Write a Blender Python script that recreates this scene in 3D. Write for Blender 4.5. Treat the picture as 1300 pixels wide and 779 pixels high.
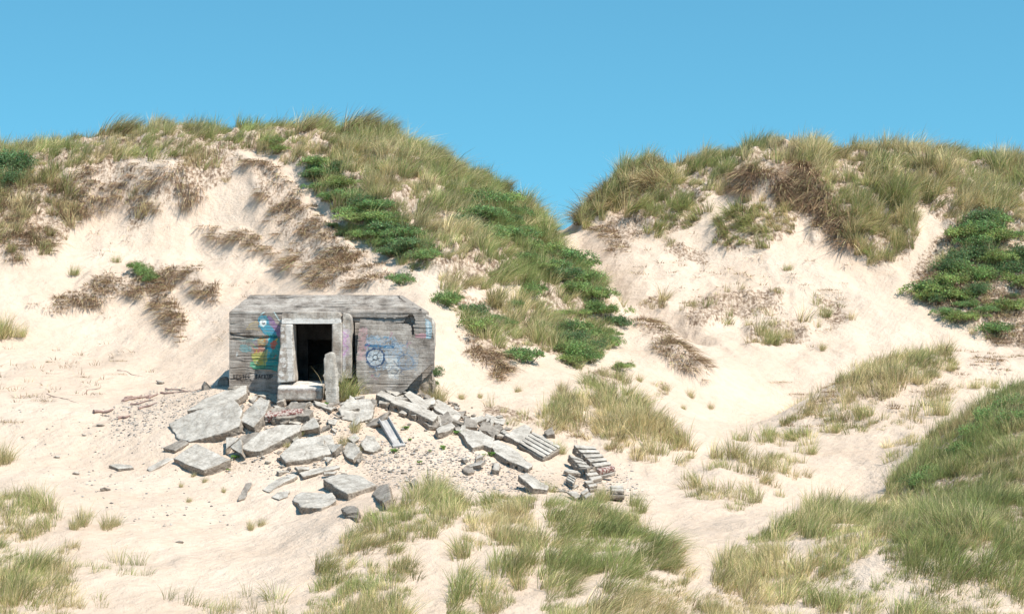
import bpy, bmesh, math, random
import numpy as np
from mathutils import Vector, Matrix
from mathutils.bvhtree import BVHTree

for o in list(bpy.data.objects):
    bpy.data.objects.remove(o, do_unlink=True)
scene = bpy.context.scene
COL = scene.collection
rng = np.random.default_rng(7)
random.seed(7)

# ---------------------------------------------------------------- camera
EYE = 7.0
F = 2437.0                      # focal length in photograph pixels (1300 wide)
CX, CY = 650.0, 389.5
cam_d = bpy.data.cameras.new("camera")
cam_d.lens = 36.0 * F / 1300.0
cam_d.sensor_width = 36.0
cam_d.clip_start = 0.5
cam_d.clip_end = 5000
cam = bpy.data.objects.new("camera", cam_d)
COL.objects.link(cam)
cam.location = (0, 0, EYE)
cam.rotation_euler = (math.radians(90), 0, 0)
scene.camera = cam

# ---------------------------------------------------------------- sky + sun
SUN = Vector((0.56, -0.42, 1.0)).normalized()
w = bpy.data.worlds.new("World")
scene.world = w
w.use_nodes = True
nt = w.node_tree
for n in list(nt.nodes):
    nt.nodes.remove(n)
sky = nt.nodes.new("ShaderNodeTexSky")
sky.sky_type = 'NISHITA'
sky.sun_disc = False
sky.sun_elevation = math.asin(SUN.z)
sky.sun_rotation = math.atan2(SUN.x, SUN.y)
sky.altitude = 0
sky.air_density = 1.0
sky.dust_density = 0.0
sky.ozone_density = 1.2
tc = nt.nodes.new("ShaderNodeTexCoord")
vm = nt.nodes.new("ShaderNodeVectorMath"); vm.operation = 'ADD'
vm.inputs[1].default_value = (0, 0, 0.19)
vn = nt.nodes.new("ShaderNodeVectorMath"); vn.operation = 'NORMALIZE'
tint = nt.nodes.new("ShaderNodeMix"); tint.data_type = 'RGBA'; tint.blend_type = 'MULTIPLY'
tint.inputs[0].default_value = 1.0
tint.inputs[7].default_value = (0.67, 1.41, 1.36, 1)
bg = nt.nodes.new("ShaderNodeBackground")
bg.inputs[1].default_value = 0.096
wo = nt.nodes.new("ShaderNodeOutputWorld")
nt.links.new(tc.outputs['Generated'], vm.inputs[0])
nt.links.new(vm.outputs[0], vn.inputs[0])
nt.links.new(vn.outputs[0], sky.inputs[0])
nt.links.new(sky.outputs[0], tint.inputs[6])
nt.links.new(tint.outputs[2], bg.inputs[0])
nt.links.new(bg.outputs[0], wo.inputs[0])

sd = bpy.data.lights.new("sun", 'SUN')
sd.energy = 5.0
sd.angle = math.radians(0.5)
sd.color = (1.0, 0.92, 0.80)
so = bpy.data.objects.new("sun", sd)
COL.objects.link(so)
so.location = (20, -10, 60)
so.rotation_euler = (-SUN).to_track_quat('-Z', 'Y').to_euler()

scene.view_settings.view_transform = 'Standard'
scene.view_settings.look = 'None'
scene.view_settings.exposure = 0.42
scene.view_settings.gamma = 1.0

# ---------------------------------------------------------------- helpers
def P(px, py, D):
    """photo pixel + distance along the view -> world point"""
    return Vector(((px - CX) / F * D, D, EYE - (py - CY) / F * D))

def _h(ix, iy, iz, seed):
    h = (ix.astype(np.int64) * 374761393 + iy.astype(np.int64) * 668265263 +
         iz.astype(np.int64) * 2147483647 + seed * 974634777) & 0xFFFFFFFF
    h = ((h ^ (h >> 13)) * 1274126177) & 0xFFFFFFFF
    h = (h ^ (h >> 16)) & 0xFFFFFFFF
    return h / 4294967295.0 * 2 - 1

def vnoise(x, y, z=None, seed=0):
    x = np.asarray(x, float); y = np.asarray(y, float)
    z = np.zeros_like(x) if z is None else np.asarray(z, float)
    x, y, z = np.broadcast_arrays(x, y, z)
    x0 = np.floor(x); y0 = np.floor(y); z0 = np.floor(z)
    fx = x - x0; fy = y - y0; fz = z - z0
    u = fx * fx * fx * (fx * (fx * 6 - 15) + 10)
    v = fy * fy * fy * (fy * (fy * 6 - 15) + 10)
    t = fz * fz * fz * (fz * (fz * 6 - 15) + 10)
    def L(k):
        a = _h(x0, y0, z0 + k, seed); b = _h(x0 + 1, y0, z0 + k, seed)
        c = _h(x0, y0 + 1, z0 + k, seed); d = _h(x0 + 1, y0 + 1, z0 + k, seed)
        return (a + (b - a) * u) * (1 - v) + (c + (d - c) * u) * v
    n0 = L(0)
    if not np.any(fz):
        return n0
    return n0 * (1 - t) + L(1) * t

def fbm(x, y, z=None, o=4, seed=0, lac=2.03, gain=0.5):
    s = 0; a = 1; f = 1; tot = 0
    for i in range(o):
        s = s + a * vnoise(np.asarray(x) * f, np.asarray(y) * f, None if z is None else np.asarray(z) * f, seed + i * 17)
        tot += a; a *= gain; f *= lac
    return s / tot

def in_poly(px, py, poly):
    px = np.asarray(px, float); py = np.asarray(py, float)
    ins = np.zeros(px.shape, bool)
    n = len(poly)
    for i in range(n):
        x1, y1 = poly[i]; x2, y2 = poly[(i + 1) % n]
        if y1 == y2:
            continue
        c = ((y1 > py) != (y2 > py)) & (px < (x2 - x1) * (py - y1) / (y2 - y1) + x1)
        ins ^= c
    return ins

def mesh_np(name, verts, faces_flat, loop_tot, smooth=False):
    """fast mesh from numpy: faces_flat = flat vertex indices, loop_tot = verts per face"""
    me = bpy.data.meshes.new(name)
    verts = np.ascontiguousarray(verts, dtype=np.float32)
    me.vertices.add(len(verts))
    me.vertices.foreach_set("co", verts.ravel())
    me.loops.add(len(faces_flat))
    me.loops.foreach_set("vertex_index", np.ascontiguousarray(faces_flat, dtype=np.int32))
    me.polygons.add(len(loop_tot))
    ls = np.zeros(len(loop_tot), dtype=np.int32)
    ls[1:] = np.cumsum(loop_tot)[:-1]
    me.polygons.foreach_set("loop_start", ls)
    me.polygons.foreach_set("use_smooth", np.full(len(loop_tot), smooth, dtype=bool))
    me.update(calc_edges=True)
    return me

def set_col(me, name, cols):
    a = me.attributes.new(name, 'FLOAT_COLOR', 'POINT')
    a.data.foreach_set("color", np.ascontiguousarray(cols, dtype=np.float32).ravel())

def link(name, me, mat=None, parent=None, label=None, cat=None, group=None, kind=None):
    o = bpy.data.objects.new(name, me)
    COL.objects.link(o)
    if mat is not None and me is not None and len(me.materials) == 0:
        me.materials.append(mat)
    if parent is not None:
        o.parent = parent
    if label: o["label"] = label
    if cat: o["category"] = cat
    if group: o["group"] = group
    if kind: o["kind"] = kind
    return o

def new_mat(name):
    m = bpy.data.materials.new(name)
    m.use_nodes = True
    t = m.node_tree
    b = t.nodes["Principled BSDF"]
    return m, t, b

def nd(t, typ, **kw):
    n = t.nodes.new(typ)
    for k, v in kw.items():
        if k.startswith("i_"):
            key = k[2:]
            n.inputs[int(key) if key.isdigit() else key].default_value = v
        else:
            setattr(n, k, v)
    return n

def ramp(t, stops, interp='LINEAR'):
    r = t.nodes.new("ShaderNodeValToRGB")
    r.color_ramp.interpolation = interp
    els = r.color_ramp.elements
    while len(els) > 1:
        els.remove(els[-1])
    els[0].position = stops[0][0]; els[0].color = tuple(stops[0][1]) + (1,)
    for p, c in stops[1:]:
        e = els.new(p); e.color = tuple(c) + (1,)
    return r

def mixc(t, a, b, fac, mode='MIX'):
    m = t.nodes.new("ShaderNodeMix"); m.data_type = 'RGBA'; m.blend_type = mode
    if isinstance(fac, (int, float)): m.inputs[0].default_value = fac
    else: t.links.new(fac, m.inputs[0])
    for s, i in ((a, 6), (b, 7)):
        if isinstance(s, tuple): m.inputs[i].default_value = s if len(s) == 4 else s + (1,)
        else: t.links.new(s, m.inputs[i])
    return m.outputs[2]

# ---------------------------------------------------------------- terrain control points (photo px, py, distance)
CP = [
 # bottom and foreground
 (-200,779,41),(100,779,41),(400,779,41),(650,779,40),(900,779,40),(1100,779,39),(1300,779,38),(1500,779,38),
 (-200,690,47),(20,690,46),(200,690,47),(350,690,47),(500,690,45),(640,690,45),(760,690,45),(880,690,45),(980,690,44),(1150,690,42),(1300,690,41),
 (20,636,50),(150,640,51),(300,640,52),(400,645,51),
 (520,640,48.5),(600,650,48),(680,640,48.5),(760,645,49),(850,660,49),(900,640,51),
 (0,570,56),(120,580,56),(250,600,54.5),(330,620,53),(420,610,53.5),(520,610,53),(620,610,53),(700,612,53),(770,625,52),
 # heap of rubble in front of the bunker
 (235,560,56),(290,545,57),(350,560,56.2),(430,545,57),(500,555,56.5),(560,560,56.5),(640,575,56),(720,585,56),(790,600,55),
 (300,505,59),(350,512,59),(420,518,58.6),(480,500,59.3),(540,510,59.5),(600,535,59),(660,555,58),
 (260,500,60.5),(200,505,62),(100,505,62),(0,500,63),(-200,500,64),
 (560,500,60.8),(556,470,63),
 # left sand bowl
 (250,430,71.5),(200,440,71),(100,440,71.5),(0,440,71),(-200,430,71),(270,488,65.5),(200,485,66.5),
 (280,370,75),(200,380,75),(100,385,75),(0,370,74.5),
 (200,335,78),(100,330,78),(30,330,77),
 (250,290,80.5),(150,280,81.5),(60,270,81),(-100,270,81),
 (200,224,82),(300,224,82),(100,220,83),
 (-250,216,86),(-100,213,86),(0,213,86),(60,203,86),(110,186,86.5),(160,180,87),(250,177,87.5),(350,179,87.5),(430,175,87),(490,180,86.5),(560,219,85.5),(630,252,86),(675,280,87),(700,297,89),(714,299,91),
 # behind the bunker, and the grassy spur
 (400,372,71),(330,360,75.5),(480,368,69.5),(540,375,68),(400,330,75.5),(400,280,79),(400,220,82),
 (500,330,73),(500,260,78),(500,210,81.5),
 (600,330,72.5),(600,280,77),(680,330,76.5),(600,395,68.5),(680,390,71.5),(740,370,76),
 (575,430,65.5),(640,440,66.5),(700,440,68),(770,400,74),(790,430,72.5),(850,455,71),(880,470,70.5),
 (600,500,61.5),(660,500,62.5),(740,480,66),(800,490,66.5),(850,520,64),(920,555,61.5),
 (720,520,60.5),(780,545,58.5),(860,580,57),(930,600,55.5),(980,600,55.5),(1020,625,54),(930,650,50.5),
 # valley of sand up to the saddle
 (770,345,83),(790,370,80),(840,400,78),(880,420,76.5),(920,460,73.5),(960,500,71),(930,530,68),(960,540,67.5),
 # right dune
 (730,293,93),(760,258,93),(795,232,93),(830,224,93),(872,234,92.5),(925,208,92.5),(975,197,92.5),(1040,197,93),(1100,200,93),(1180,204,93.5),(1300,216,94),(1450,230,94),(1600,240,94),
 (760,300,88.5),(830,300,87.5),(800,330,85),(900,260,89),(900,320,85),(870,365,81.5),(960,320,84.5),(1000,250,89),(1090,250,88.5),(1080,300,86),(1170,250,89),(1250,260,88),(1350,270,88),
 (950,370,81.5),(1050,350,83),(1120,370,82),(1180,360,82.5),(1250,340,83.5),(1350,340,83.5),
 (960,420,78),(1050,410,79),(1130,410,79),(1220,410,79.5),(1320,420,79),
 (1000,460,74.5),(1080,450,75.5),(1200,437,77.5),(1320,445,77),(1500,440,78),
 # right mound
 (985,548,64.5),(1015,515,66),(1060,488,67),(1120,463,68),(1200,448,69),(1280,455,69),(1400,460,69),
 (1015,532,70),(1060,507,71),(1120,484,72),(1200,468,73.5),(1280,470,74),
 (1060,540,63),(1150,510,64.5),(1250,490,66),(1150,560,60),(1060,590,58),(1100,630,55),(1000,640,52.5),(1350,500,65),(1230,530,62),
 # near right spur
 (1300,500,56),(1400,465,56),(1550,440,56),(1255,535,54.5),(1210,575,53),(1165,612,52),(1120,650,49.5),(1060,655,48.5),(1300,580,50),(1300,640,45.5),(1450,600,50),(1200,650,46.5),
]
pts = [tuple(P(*c)) for c in CP]
# the ground towards the viewer's own dune and beyond the ridges (world points)
pts += [(-12,30,0.05),(0,30,0),(12,30,0),(-25,25,0.2),(25,25,0.2),(-20,38,0.4),(22,36,0.4),(0,20,1.6),(-10,12,3.3),(10,12,3.3),(0,5,4.8),(-8,0,5.2),(8,0,5.2),(0,-6,5.4),(-20,5,4),(20,5,4),
        (-40,45,1.0),(-45,65,3),(-52,86,13),(48,45,3),(52,60,5),(60,90,13),(-60,30,0),(60,30,1)]
for x in range(-60, 71, 13):
    pts += [(x,104,9.0),(x,118,5.5)]
pts = np.array(pts)

def tps_fit(p, lam):
    n = len(p)
    d2 = ((p[:, None, :2] - p[None, :, :2]) ** 2).sum(-1)
    K = 0.5 * d2 * np.log(np.maximum(d2, 1e-9))
    K += lam * np.eye(n)
    Q = np.hstack([np.ones((n, 1)), p[:, :2]])
    A = np.zeros((n + 3, n + 3))
    A[:n, :n] = K; A[:n, n:] = Q; A[n:, :n] = Q.T
    b = np.zeros(n + 3); b[:n] = p[:, 2]
    return np.linalg.solve(A, b)
TW = tps_fit(pts, 0.35)

def tps(x, y):
    x = np.asarray(x, float).ravel(); y = np.asarray(y, float).ravel()
    out = np.empty(len(x))
    for s in range(0, len(x), 40000):
        e = slice(s, s + 40000)
        d2 = (x[e, None] - pts[None, :, 0]) ** 2 + (y[e, None] - pts[None, :, 1]) ** 2
        out[e] = (0.5 * d2 * np.log(np.maximum(d2, 1e-9))) @ TW[:-3] + TW[-3] + TW[-2] * x[e] + TW[-1] * y[e]
    return out

# bunker footprint is kept smooth
BX0, BX1, BY0 = -8.84, -2.44, 60.0

def ground_z(x, y):
    x = np.asarray(x, float); sh = x.shape
    x = x.ravel(); y = np.asarray(y, float).ravel()
    # inside the surveyed area follow the spline, outside roll away to low dunes
    xc = np.clip(x, -58, 66); yc = np.clip(y, -6, 116)
    z = tps(xc, yc)
    dist = np.hypot(x - xc, y - yc)
    k = np.clip(dist / 60, 0, 1); k = k * k * (3 - 2 * k)
    far = 2.0 + 3.0 * fbm(x / 70, y / 70, o=3, seed=90)
    z = z * (1 - k) + far * k
    am = np.clip((y - 20) / 25, 0.15, 1)
    n = 0.28 * fbm(x / 3.1, y / 4.0, o=4, seed=3)
    # slumps and wind-cut edges on the upper slopes
    r = 1 - np.abs(fbm(x / 2.2 + 0.4 * vnoise(x / 3, y / 3, seed=5), y / 3.5, o=3, seed=11))
    up = np.clip((y - 66) / 10, 0, 1)
    n = n + up * 0.28 * (r - 0.8)
    # clumpy foot-worn sand
    n = n + 0.05 * fbm(x / 0.45, y / 0.55, o=3, seed=23)
    return (z + n * am).reshape(sh)

def axis(core0, core1, step, lo, hi, grow=1.13):
    a = list(np.arange(core0, core1 + 1e-6, step))
    s = step; v = a[-1]
    while v < hi:
        s *= grow; v += s; a.append(v)
    s = step; v = a[0]; b = []
    while v > lo:
        s *= grow; v -= s; b.append(v)
    return np.array(b[::-1] + a)

def fine_axis():
    # the row spacing widens gently with distance from the viewer
    a = [38.0]
    while a[-1] < 97:
        a.append(a[-1] + 0.085 + 0.0009 * (a[-1] - 38))
    return a
ax = axis(-27, 27, 0.10, -900, 900)
mid = fine_axis()
ay = []
v = mid[0]; s = 0.1
while v > -400:
    s = min(s * 1.13, 40); v -= s; ay.append(v)
ay = ay[::-1] + mid
v = mid[-1]; s = 0.15
while v < 1500:
    s *= 1.13; v += s; ay.append(v)
ay = np.array(ay)
GX, GY = np.meshgrid(ax, ay)
GZ = ground_z(GX, GY)
nx, ny = len(ax), len(ay)
# tussocks: hummocky ground where the tall grass grows
#
LC = [(-320,205),(-60,195),(0,192),(60,182),(110,162),(160,150),(250,146),(350,148),(450,144),(500,152),(560,195),(630,225),(672,258),(692,288),(712,318),(738,345),(770,372),(790,395),(765,405),(720,400),(690,375),(640,360),(600,372),(575,360),(545,345),(530,330),(500,318),(470,300),(440,290),(425,272),(395,240),(378,218),(335,195),(300,192),(250,195),(215,200),(160,205),(110,215),(70,215),(40,222),(-60,235),(-320,245)]
RC = [(738,292),(740,268),(752,240),(795,206),(840,203),(865,212),(890,192),(930,184),(975,172),(1020,170),(1060,172),(1100,176),(1180,182),(1300,192),(1360,200),(1560,215),(1560,300),(1300,300),(1250,268),(1215,292),(1190,285),(1170,262),(1172,300),(1155,335),(1112,345),(1082,322),(1062,290),(1040,262),(1005,245),(960,240),(925,240),(890,262),(862,285),(835,302),(815,290),(795,275),(765,278),(735,295)]
_px = CX + F * GX / np.maximum(GY, 1); _py = CY - F * (GZ - EYE) / np.maximum(GY, 1)
CH = [(1156,248),(1178,260),(1200,288),(1192,318),(1176,345),(1158,356),(1146,342),(1168,312),(1168,282)]   # pale sand chute
_m = ((in_poly(_px, _py, LC) & (GY > 70) & (GY < 100)) | (in_poly(_px, _py, RC) & (GY > 80) & (GY < 104)) & ~in_poly(_px, _py, CH)).astype(float)
for _ in range(5):
    _m[1:-1, 1:-1] = (_m[1:-1, 1:-1] * 2 + _m[:-2, 1:-1] + _m[2:, 1:-1] + _m[1:-1, :-2] + _m[1:-1, 2:]) / 6
GZ = GZ + _m * (0.22 + 0.50 * (0.55 - np.abs(fbm(GX / 1.3, GY / 1.5, o=3, seed=77)) * 2.2))
# root mats hold the sand and stand proud of the blown-out faces below them
DEADP = {
 'bowl': [[(25,378),(80,382),(110,352),(150,342),(200,330),(240,335),(272,360),(276,385),(255,382),(225,358),(214,382),(238,410),(226,440),(205,405),(170,378),(120,392),(65,400)]],
 'above': [[(300,195),(345,208),(385,250),(420,290),(440,308),(500,350),(505,368),(470,370),(395,366),(380,345),(350,300),(325,250)],[(255,290),(320,296),(352,322),(392,345),(372,352),(330,326),(262,304)]],
 'crest': [[(-320,245),(-60,240),(60,235),(100,215),(160,205),(235,210),(260,255),(240,270),(150,265),(100,290),(60,330),(-60,335),(-320,320)]],
 'right': [[(925,238),(955,205),(1012,188),(1042,240),(1090,282),(1080,320),(1045,300),(1015,258),(960,250)],[(1005,245),(1045,250),(1070,300),(1035,310)],[(900,300),(915,275),(945,258),(1000,255),(1022,278),(1012,300),(965,318),(920,322)],[(1170,365),(1198,312),(1250,270),(1300,280),(1310,360),(1270,380),(1290,400),(1250,430),(1210,400),(1160,380)]],
 'ridge': [[(790,405),(830,408),(870,440),(905,470),(908,488),(870,470),(830,440)],[(865,395),(905,370),(1000,362),(995,395),(950,405),(870,422)],[(945,412),(1000,405),(1035,415),(1025,440),(945,440)]],
}
_d = np.zeros_like(_m)
_jx = 6 * fbm(GX / 0.8, GY / 0.8, o=3, seed=31); _jy = 5 * fbm(GX / 0.8, GY / 0.8, o=3, seed=32)
for _k, _ps in DEADP.items():
    for _po in _ps:
        _d = np.maximum(_d, (in_poly(_px + _jx, _py + _jy, _po) & (GY > 66) & (GY < 98)).astype(float))
for _ in range(3):
    _d[1:-1, 1:-1] = (_d[1:-1, 1:-1] * 2 + _d[:-2, 1:-1] + _d[2:, 1:-1] + _d[1:-1, :-2] + _d[1:-1, 2:]) / 6
GZ = GZ + _d * (0.20 + 0.25 * fbm(GX / 0.7, GY / 0.8, o=3, seed=33))
# narrow sand gully running down from the saddle
_gp = [(728,308,88.3),(742,322,86.5),(766,350,83),(790,374,80.5),(830,402,78),(870,420,76.5)]
_gw = [P(*q) for q in _gp]
_dd = np.full(GX.shape, 99.0)
for _a, _b in zip(_gw[:-1], _gw[1:]):
    _vx, _vy = _b.x - _a.x, _b.y - _a.y
    _t = np.clip(((GX - _a.x) * _vx + (GY - _a.y) * _vy) / (_vx ** 2 + _vy ** 2), 0, 1)
    _dd = np.minimum(_dd, np.hypot(GX - _a.x - _t * _vx, GY - _a.y - _t * _vy))
GZ = GZ - 0.85 * np.exp(-(_dd / 0.85) ** 2)
# the rubble lies heaped below the doorway
_hx = P(380, 560, 57.2)
GZ = GZ + 0.45 * np.exp(-(((GX - _hx.x) / 2.6) ** 2 + ((GY - _hx.y) / 1.3) ** 2))
idx = np.arange(nx * ny).reshape(ny, nx)
quads = np.stack([idx[:-1, :-1], idx[:-1, 1:], idx[1:, 1:], idx[1:, :-1]], -1).reshape(-1, 4)
tverts = np.stack([GX.ravel(), GY.ravel(), GZ.ravel()], 1)

# ray casting of photo pixels on to the ground: march down the height field grid
sel_y = (ay > 30) & (ay < 125)
sel_x = (ax > -45) & (ax < 50)
sx_ax = ax[sel_x][::2]; sy_ax = ay[sel_y][::2]
sz = GZ[np.ix_(sel_y, sel_x)][::2, ::2]
def gz(x, y):
    """height of the ground (bilinear on the built grid)"""
    x = np.asarray(x, float); y = np.asarray(y, float)
    i = np.clip(np.searchsorted(ax, x) - 1, 0, nx - 2); j = np.clip(np.searchsorted(ay, y) - 1, 0, ny - 2)
    u = (x - ax[i]) / (ax[i + 1] - ax[i]); v = (y - ay[j]) / (ay[j + 1] - ay[j])
    return (GZ[j, i] * (1 - u) * (1 - v) + GZ[j, i + 1] * u * (1 - v) + GZ[j + 1, i] * (1 - u) * v + GZ[j + 1, i + 1] * u * v)

def hit(px, py, d0=36.0, d1=110.0):
    """first ground point seen through a photo pixel (world point)"""
    D = np.arange(d0, d1, 0.04)
    x = (px - CX) / F * D; z = EYE - (py - CY) / F * D
    g = gz(x, D)
    k = np.nonzero(z <= g)[0]
    if len(k) == 0:
        k = [int(np.argmin(z - g))]
    d = D[k[0]]
    return Vector(((px - CX) / F * d, d, float(gz((px - CX) / F * d, d))))

def gnormal(x, y, e=0.5):
    dx = (gz(x + e, y) - gz(x - e, y)) / (2 * e)
    dy = (gz(x, y + e) - gz(x, y - e)) / (2 * e)
    return Vector((-float(dx), -float(dy), 1)).normalized()
# ---------------------------------------------------------------- sand material + ground mesh
def sand_material():
    m, t, b = new_mat("sand")
    g = nd(t, "ShaderNodeNewGeometry")
    n1 = nd(t, "ShaderNodeTexNoise", i_Scale=0.35, i_Detail=5.0)
    n2 = nd(t, "ShaderNodeTexNoise", i_Scale=3.5, i_Detail=6.0)
    for n in (n1, n2): t.links.new(g.outputs['Position'], n.inputs['Vector'])
    r1 = ramp(t, [(0.3, (0.565, 0.45, 0.36)), (0.7, (0.645, 0.53, 0.435))])
    t.links.new(n1.outputs[0], r1.inputs[0])
    r2 = ramp(t, [(0.25, (0.93, 0.91, 0.88)), (0.6, (1, 1, 1))])
    t.links.new(n2.outputs[0], r2.inputs[0])
    c = mixc(t, r1.outputs[0], r2.outputs[0], 1.0, 'MULTIPLY')
    # specks of shell, twig and stone; far more of them where litter lies
    at = nd(t, "ShaderNodeAttribute", attribute_name="litter")
    sep = nd(t, "ShaderNodeSeparateColor"); t.links.new(at.outputs['Color'], sep.inputs[0])
    vo = nd(t, "ShaderNodeTexVoronoi", i_Scale=9.0, i_Randomness=1.0)
    mp = nd(t, "ShaderNodeMapping"); mp.inputs['Scale'].default_value = (0.7, 1, 1.6)
    t.links.new(g.outputs['Position'], mp.inputs[0]); t.links.new(mp.outputs[0], vo.inputs['Vector'])
    n3 = nd(t, "ShaderNodeTexNoise", i_Scale=5.0, i_Detail=4.0)
    t.links.new(g.outputs['Position'], n3.inputs['Vector'])
    # threshold of spots = litter * noise
    th = nd(t, "ShaderNodeMath", operation='MULTIPLY_ADD'); th.inputs[1].default_value = 0.62; th.inputs[2].default_value = 0.045
    t.links.new(sep.outputs[0], th.inputs[0])
    th2 = nd(t, "ShaderNodeMath", operation='MULTIPLY'); t.links.new(th.outputs[0], th2.inputs[0]); t.links.new(n3.outputs[0], th2.inputs[1])
    lt = nd(t, "ShaderNodeMath", operation='LESS_THAN'); t.links.new(vo.outputs['Distance'], lt.inputs[0]); t.links.new(th2.outputs[0], lt.inputs[1])
    vr = ramp(t, [(0.0, (0.16, 0.10, 0.065)), (0.5, (0.26, 0.20, 0.15)), (1.0, (0.42, 0.38, 0.34))])
    t.links.new(vo.outputs['Color'], vr.inputs[0])
    c = mixc(t, c, vr.outputs[0], lt.outputs[0])
    # rooty brown ground under vegetation (green channel)
    n4 = nd(t, "ShaderNodeTexNoise", i_Scale=5.5, i_Detail=8.0, i_Roughness=0.75)
    mp4 = nd(t, "ShaderNodeMapping"); mp4.inputs['Scale'].default_value = (1.6, 0.8, 0.6)
    t.links.new(g.outputs['Position'], mp4.inputs[0]); t.links.new(mp4.outputs[0], n4.inputs['Vector'])
    a4 = nd(t, "ShaderNodeMath", operation='ADD'); t.links.new(n4.outputs[0], a4.inputs[0]); t.links.new(sep.outputs[1], a4.inputs[1])
    m4 = nd(t, "ShaderNodeMapRange"); m4.inputs[1].default_value = 0.98; m4.inputs[2].default_value = 1.10
    t.links.new(a4.outputs[0], m4.inputs[0])
    r7 = ramp(t, [(0.35, (0.13, 0.085, 0.06)), (0.5, (0.24, 0.17, 0.12)), (0.65, (0.40, 0.30, 0.22))]); t.links.new(n2.outputs[0], r7.inputs[0])
    c = mixc(t, c, r7.outputs[0], m4.outputs[0])
    t.links.new(c, b.inputs['Base Color'])
    b.inputs['Roughness'].default_value = 0.95
    b.inputs['Specular IOR Level'].default_value = 0.12
    n5 = nd(t, "ShaderNodeTexNoise", i_Scale=4.5, i_Detail=6.0, i_Roughness=0.62)
    t.links.new(g.outputs['Position'], n5.inputs['Vector'])
    n6 = nd(t, "ShaderNodeTexNoise", i_Scale=28.0, i_Detail=3.0)
    t.links.new(g.outputs['Position'], n6.inputs['Vector'])
    ad = nd(t, "ShaderNodeMath", operation='MULTIPLY_ADD'); ad.inputs[1].default_value = 0.25
    t.links.new(n6.outputs[0], ad.inputs[0]); t.links.new(n5.outputs[0], ad.inputs[2])
    # trodden pits and wind ripples
    vp = nd(t, "ShaderNodeTexVoronoi", i_Scale=2.4, feature='SMOOTH_F1'); t.links.new(g.outputs['Position'], vp.inputs['Vector'])
    pr = nd(t, "ShaderNodeMapRange"); pr.inputs[1].default_value = 0.0; pr.inputs[2].default_value = 0.35; pr.inputs[4].default_value = 0.8
    t.links.new(vp.outputs['Distance'], pr.inputs[0])
    nm = nd(t, "ShaderNodeTexNoise", i_Scale=0.5, i_Detail=2.0); t.links.new(g.outputs['Position'], nm.inputs['Vector'])
    gm = nd(t, "ShaderNodeMapRange"); gm.inputs[1].default_value = 0.45; gm.inputs[2].default_value = 0.6; t.links.new(nm.outputs[0], gm.inputs[0])
    pm_ = nd(t, "ShaderNodeMath", operation='MULTIPLY'); t.links.new(pr.outputs[0], pm_.inputs[0]); t.links.new(gm.outputs[0], pm_.inputs[1])
    wv = nd(t, "ShaderNodeTexWave", i_Scale=1.6, i_Distortion=6.0, i_Detail=3.0); mw_ = nd(t, "ShaderNodeMapping"); mw_.inputs['Rotation'].default_value = (0, 0, 0.5)
    t.links.new(g.outputs['Position'], mw_.inputs[0]); t.links.new(mw_.outputs[0], wv.inputs['Vector'])
    a1 = nd(t, "ShaderNodeMath", operation='MULTIPLY_ADD'); a1.inputs[1].default_value = 0.55; t.links.new(pm_.outputs[0], a1.inputs[0]); t.links.new(ad.outputs[0], a1.inputs[2])
    a2 = nd(t, "ShaderNodeMath", operation='MULTIPLY_ADD'); a2.inputs[1].default_value = 0.05; t.links.new(wv.outputs[0], a2.inputs[0]); t.links.new(a1.outputs[0], a2.inputs[2])
    ad = a2
    bp = nd(t, "ShaderNodeBump"); bp.inputs['Strength'].default_value = 0.8; bp.inputs['Distance'].default_value = 0.11
    t.links.new(ad.outputs[0], bp.inputs['Height']); t.links.new(bp.outputs[0], b.inputs['Normal'])
    return m
M_SAND = sand_material()
ground_me = mesh_np("sand_dunes", tverts, quads.ravel(), np.full(len(quads), 4, np.int32), smooth=True)
# litter attribute is filled once the vegetation masks are known
GPX = CX + F * tverts[:, 0] / np.maximum(tverts[:, 1], 1)
GPY = CY - F * (tverts[:, 2] - EYE) / np.maximum(tverts[:, 1], 1)
ground = link("sand_dunes", ground_me, M_SAND, kind="structure")
ground["label"] = "pale sand dunes and beach sand"
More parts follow.
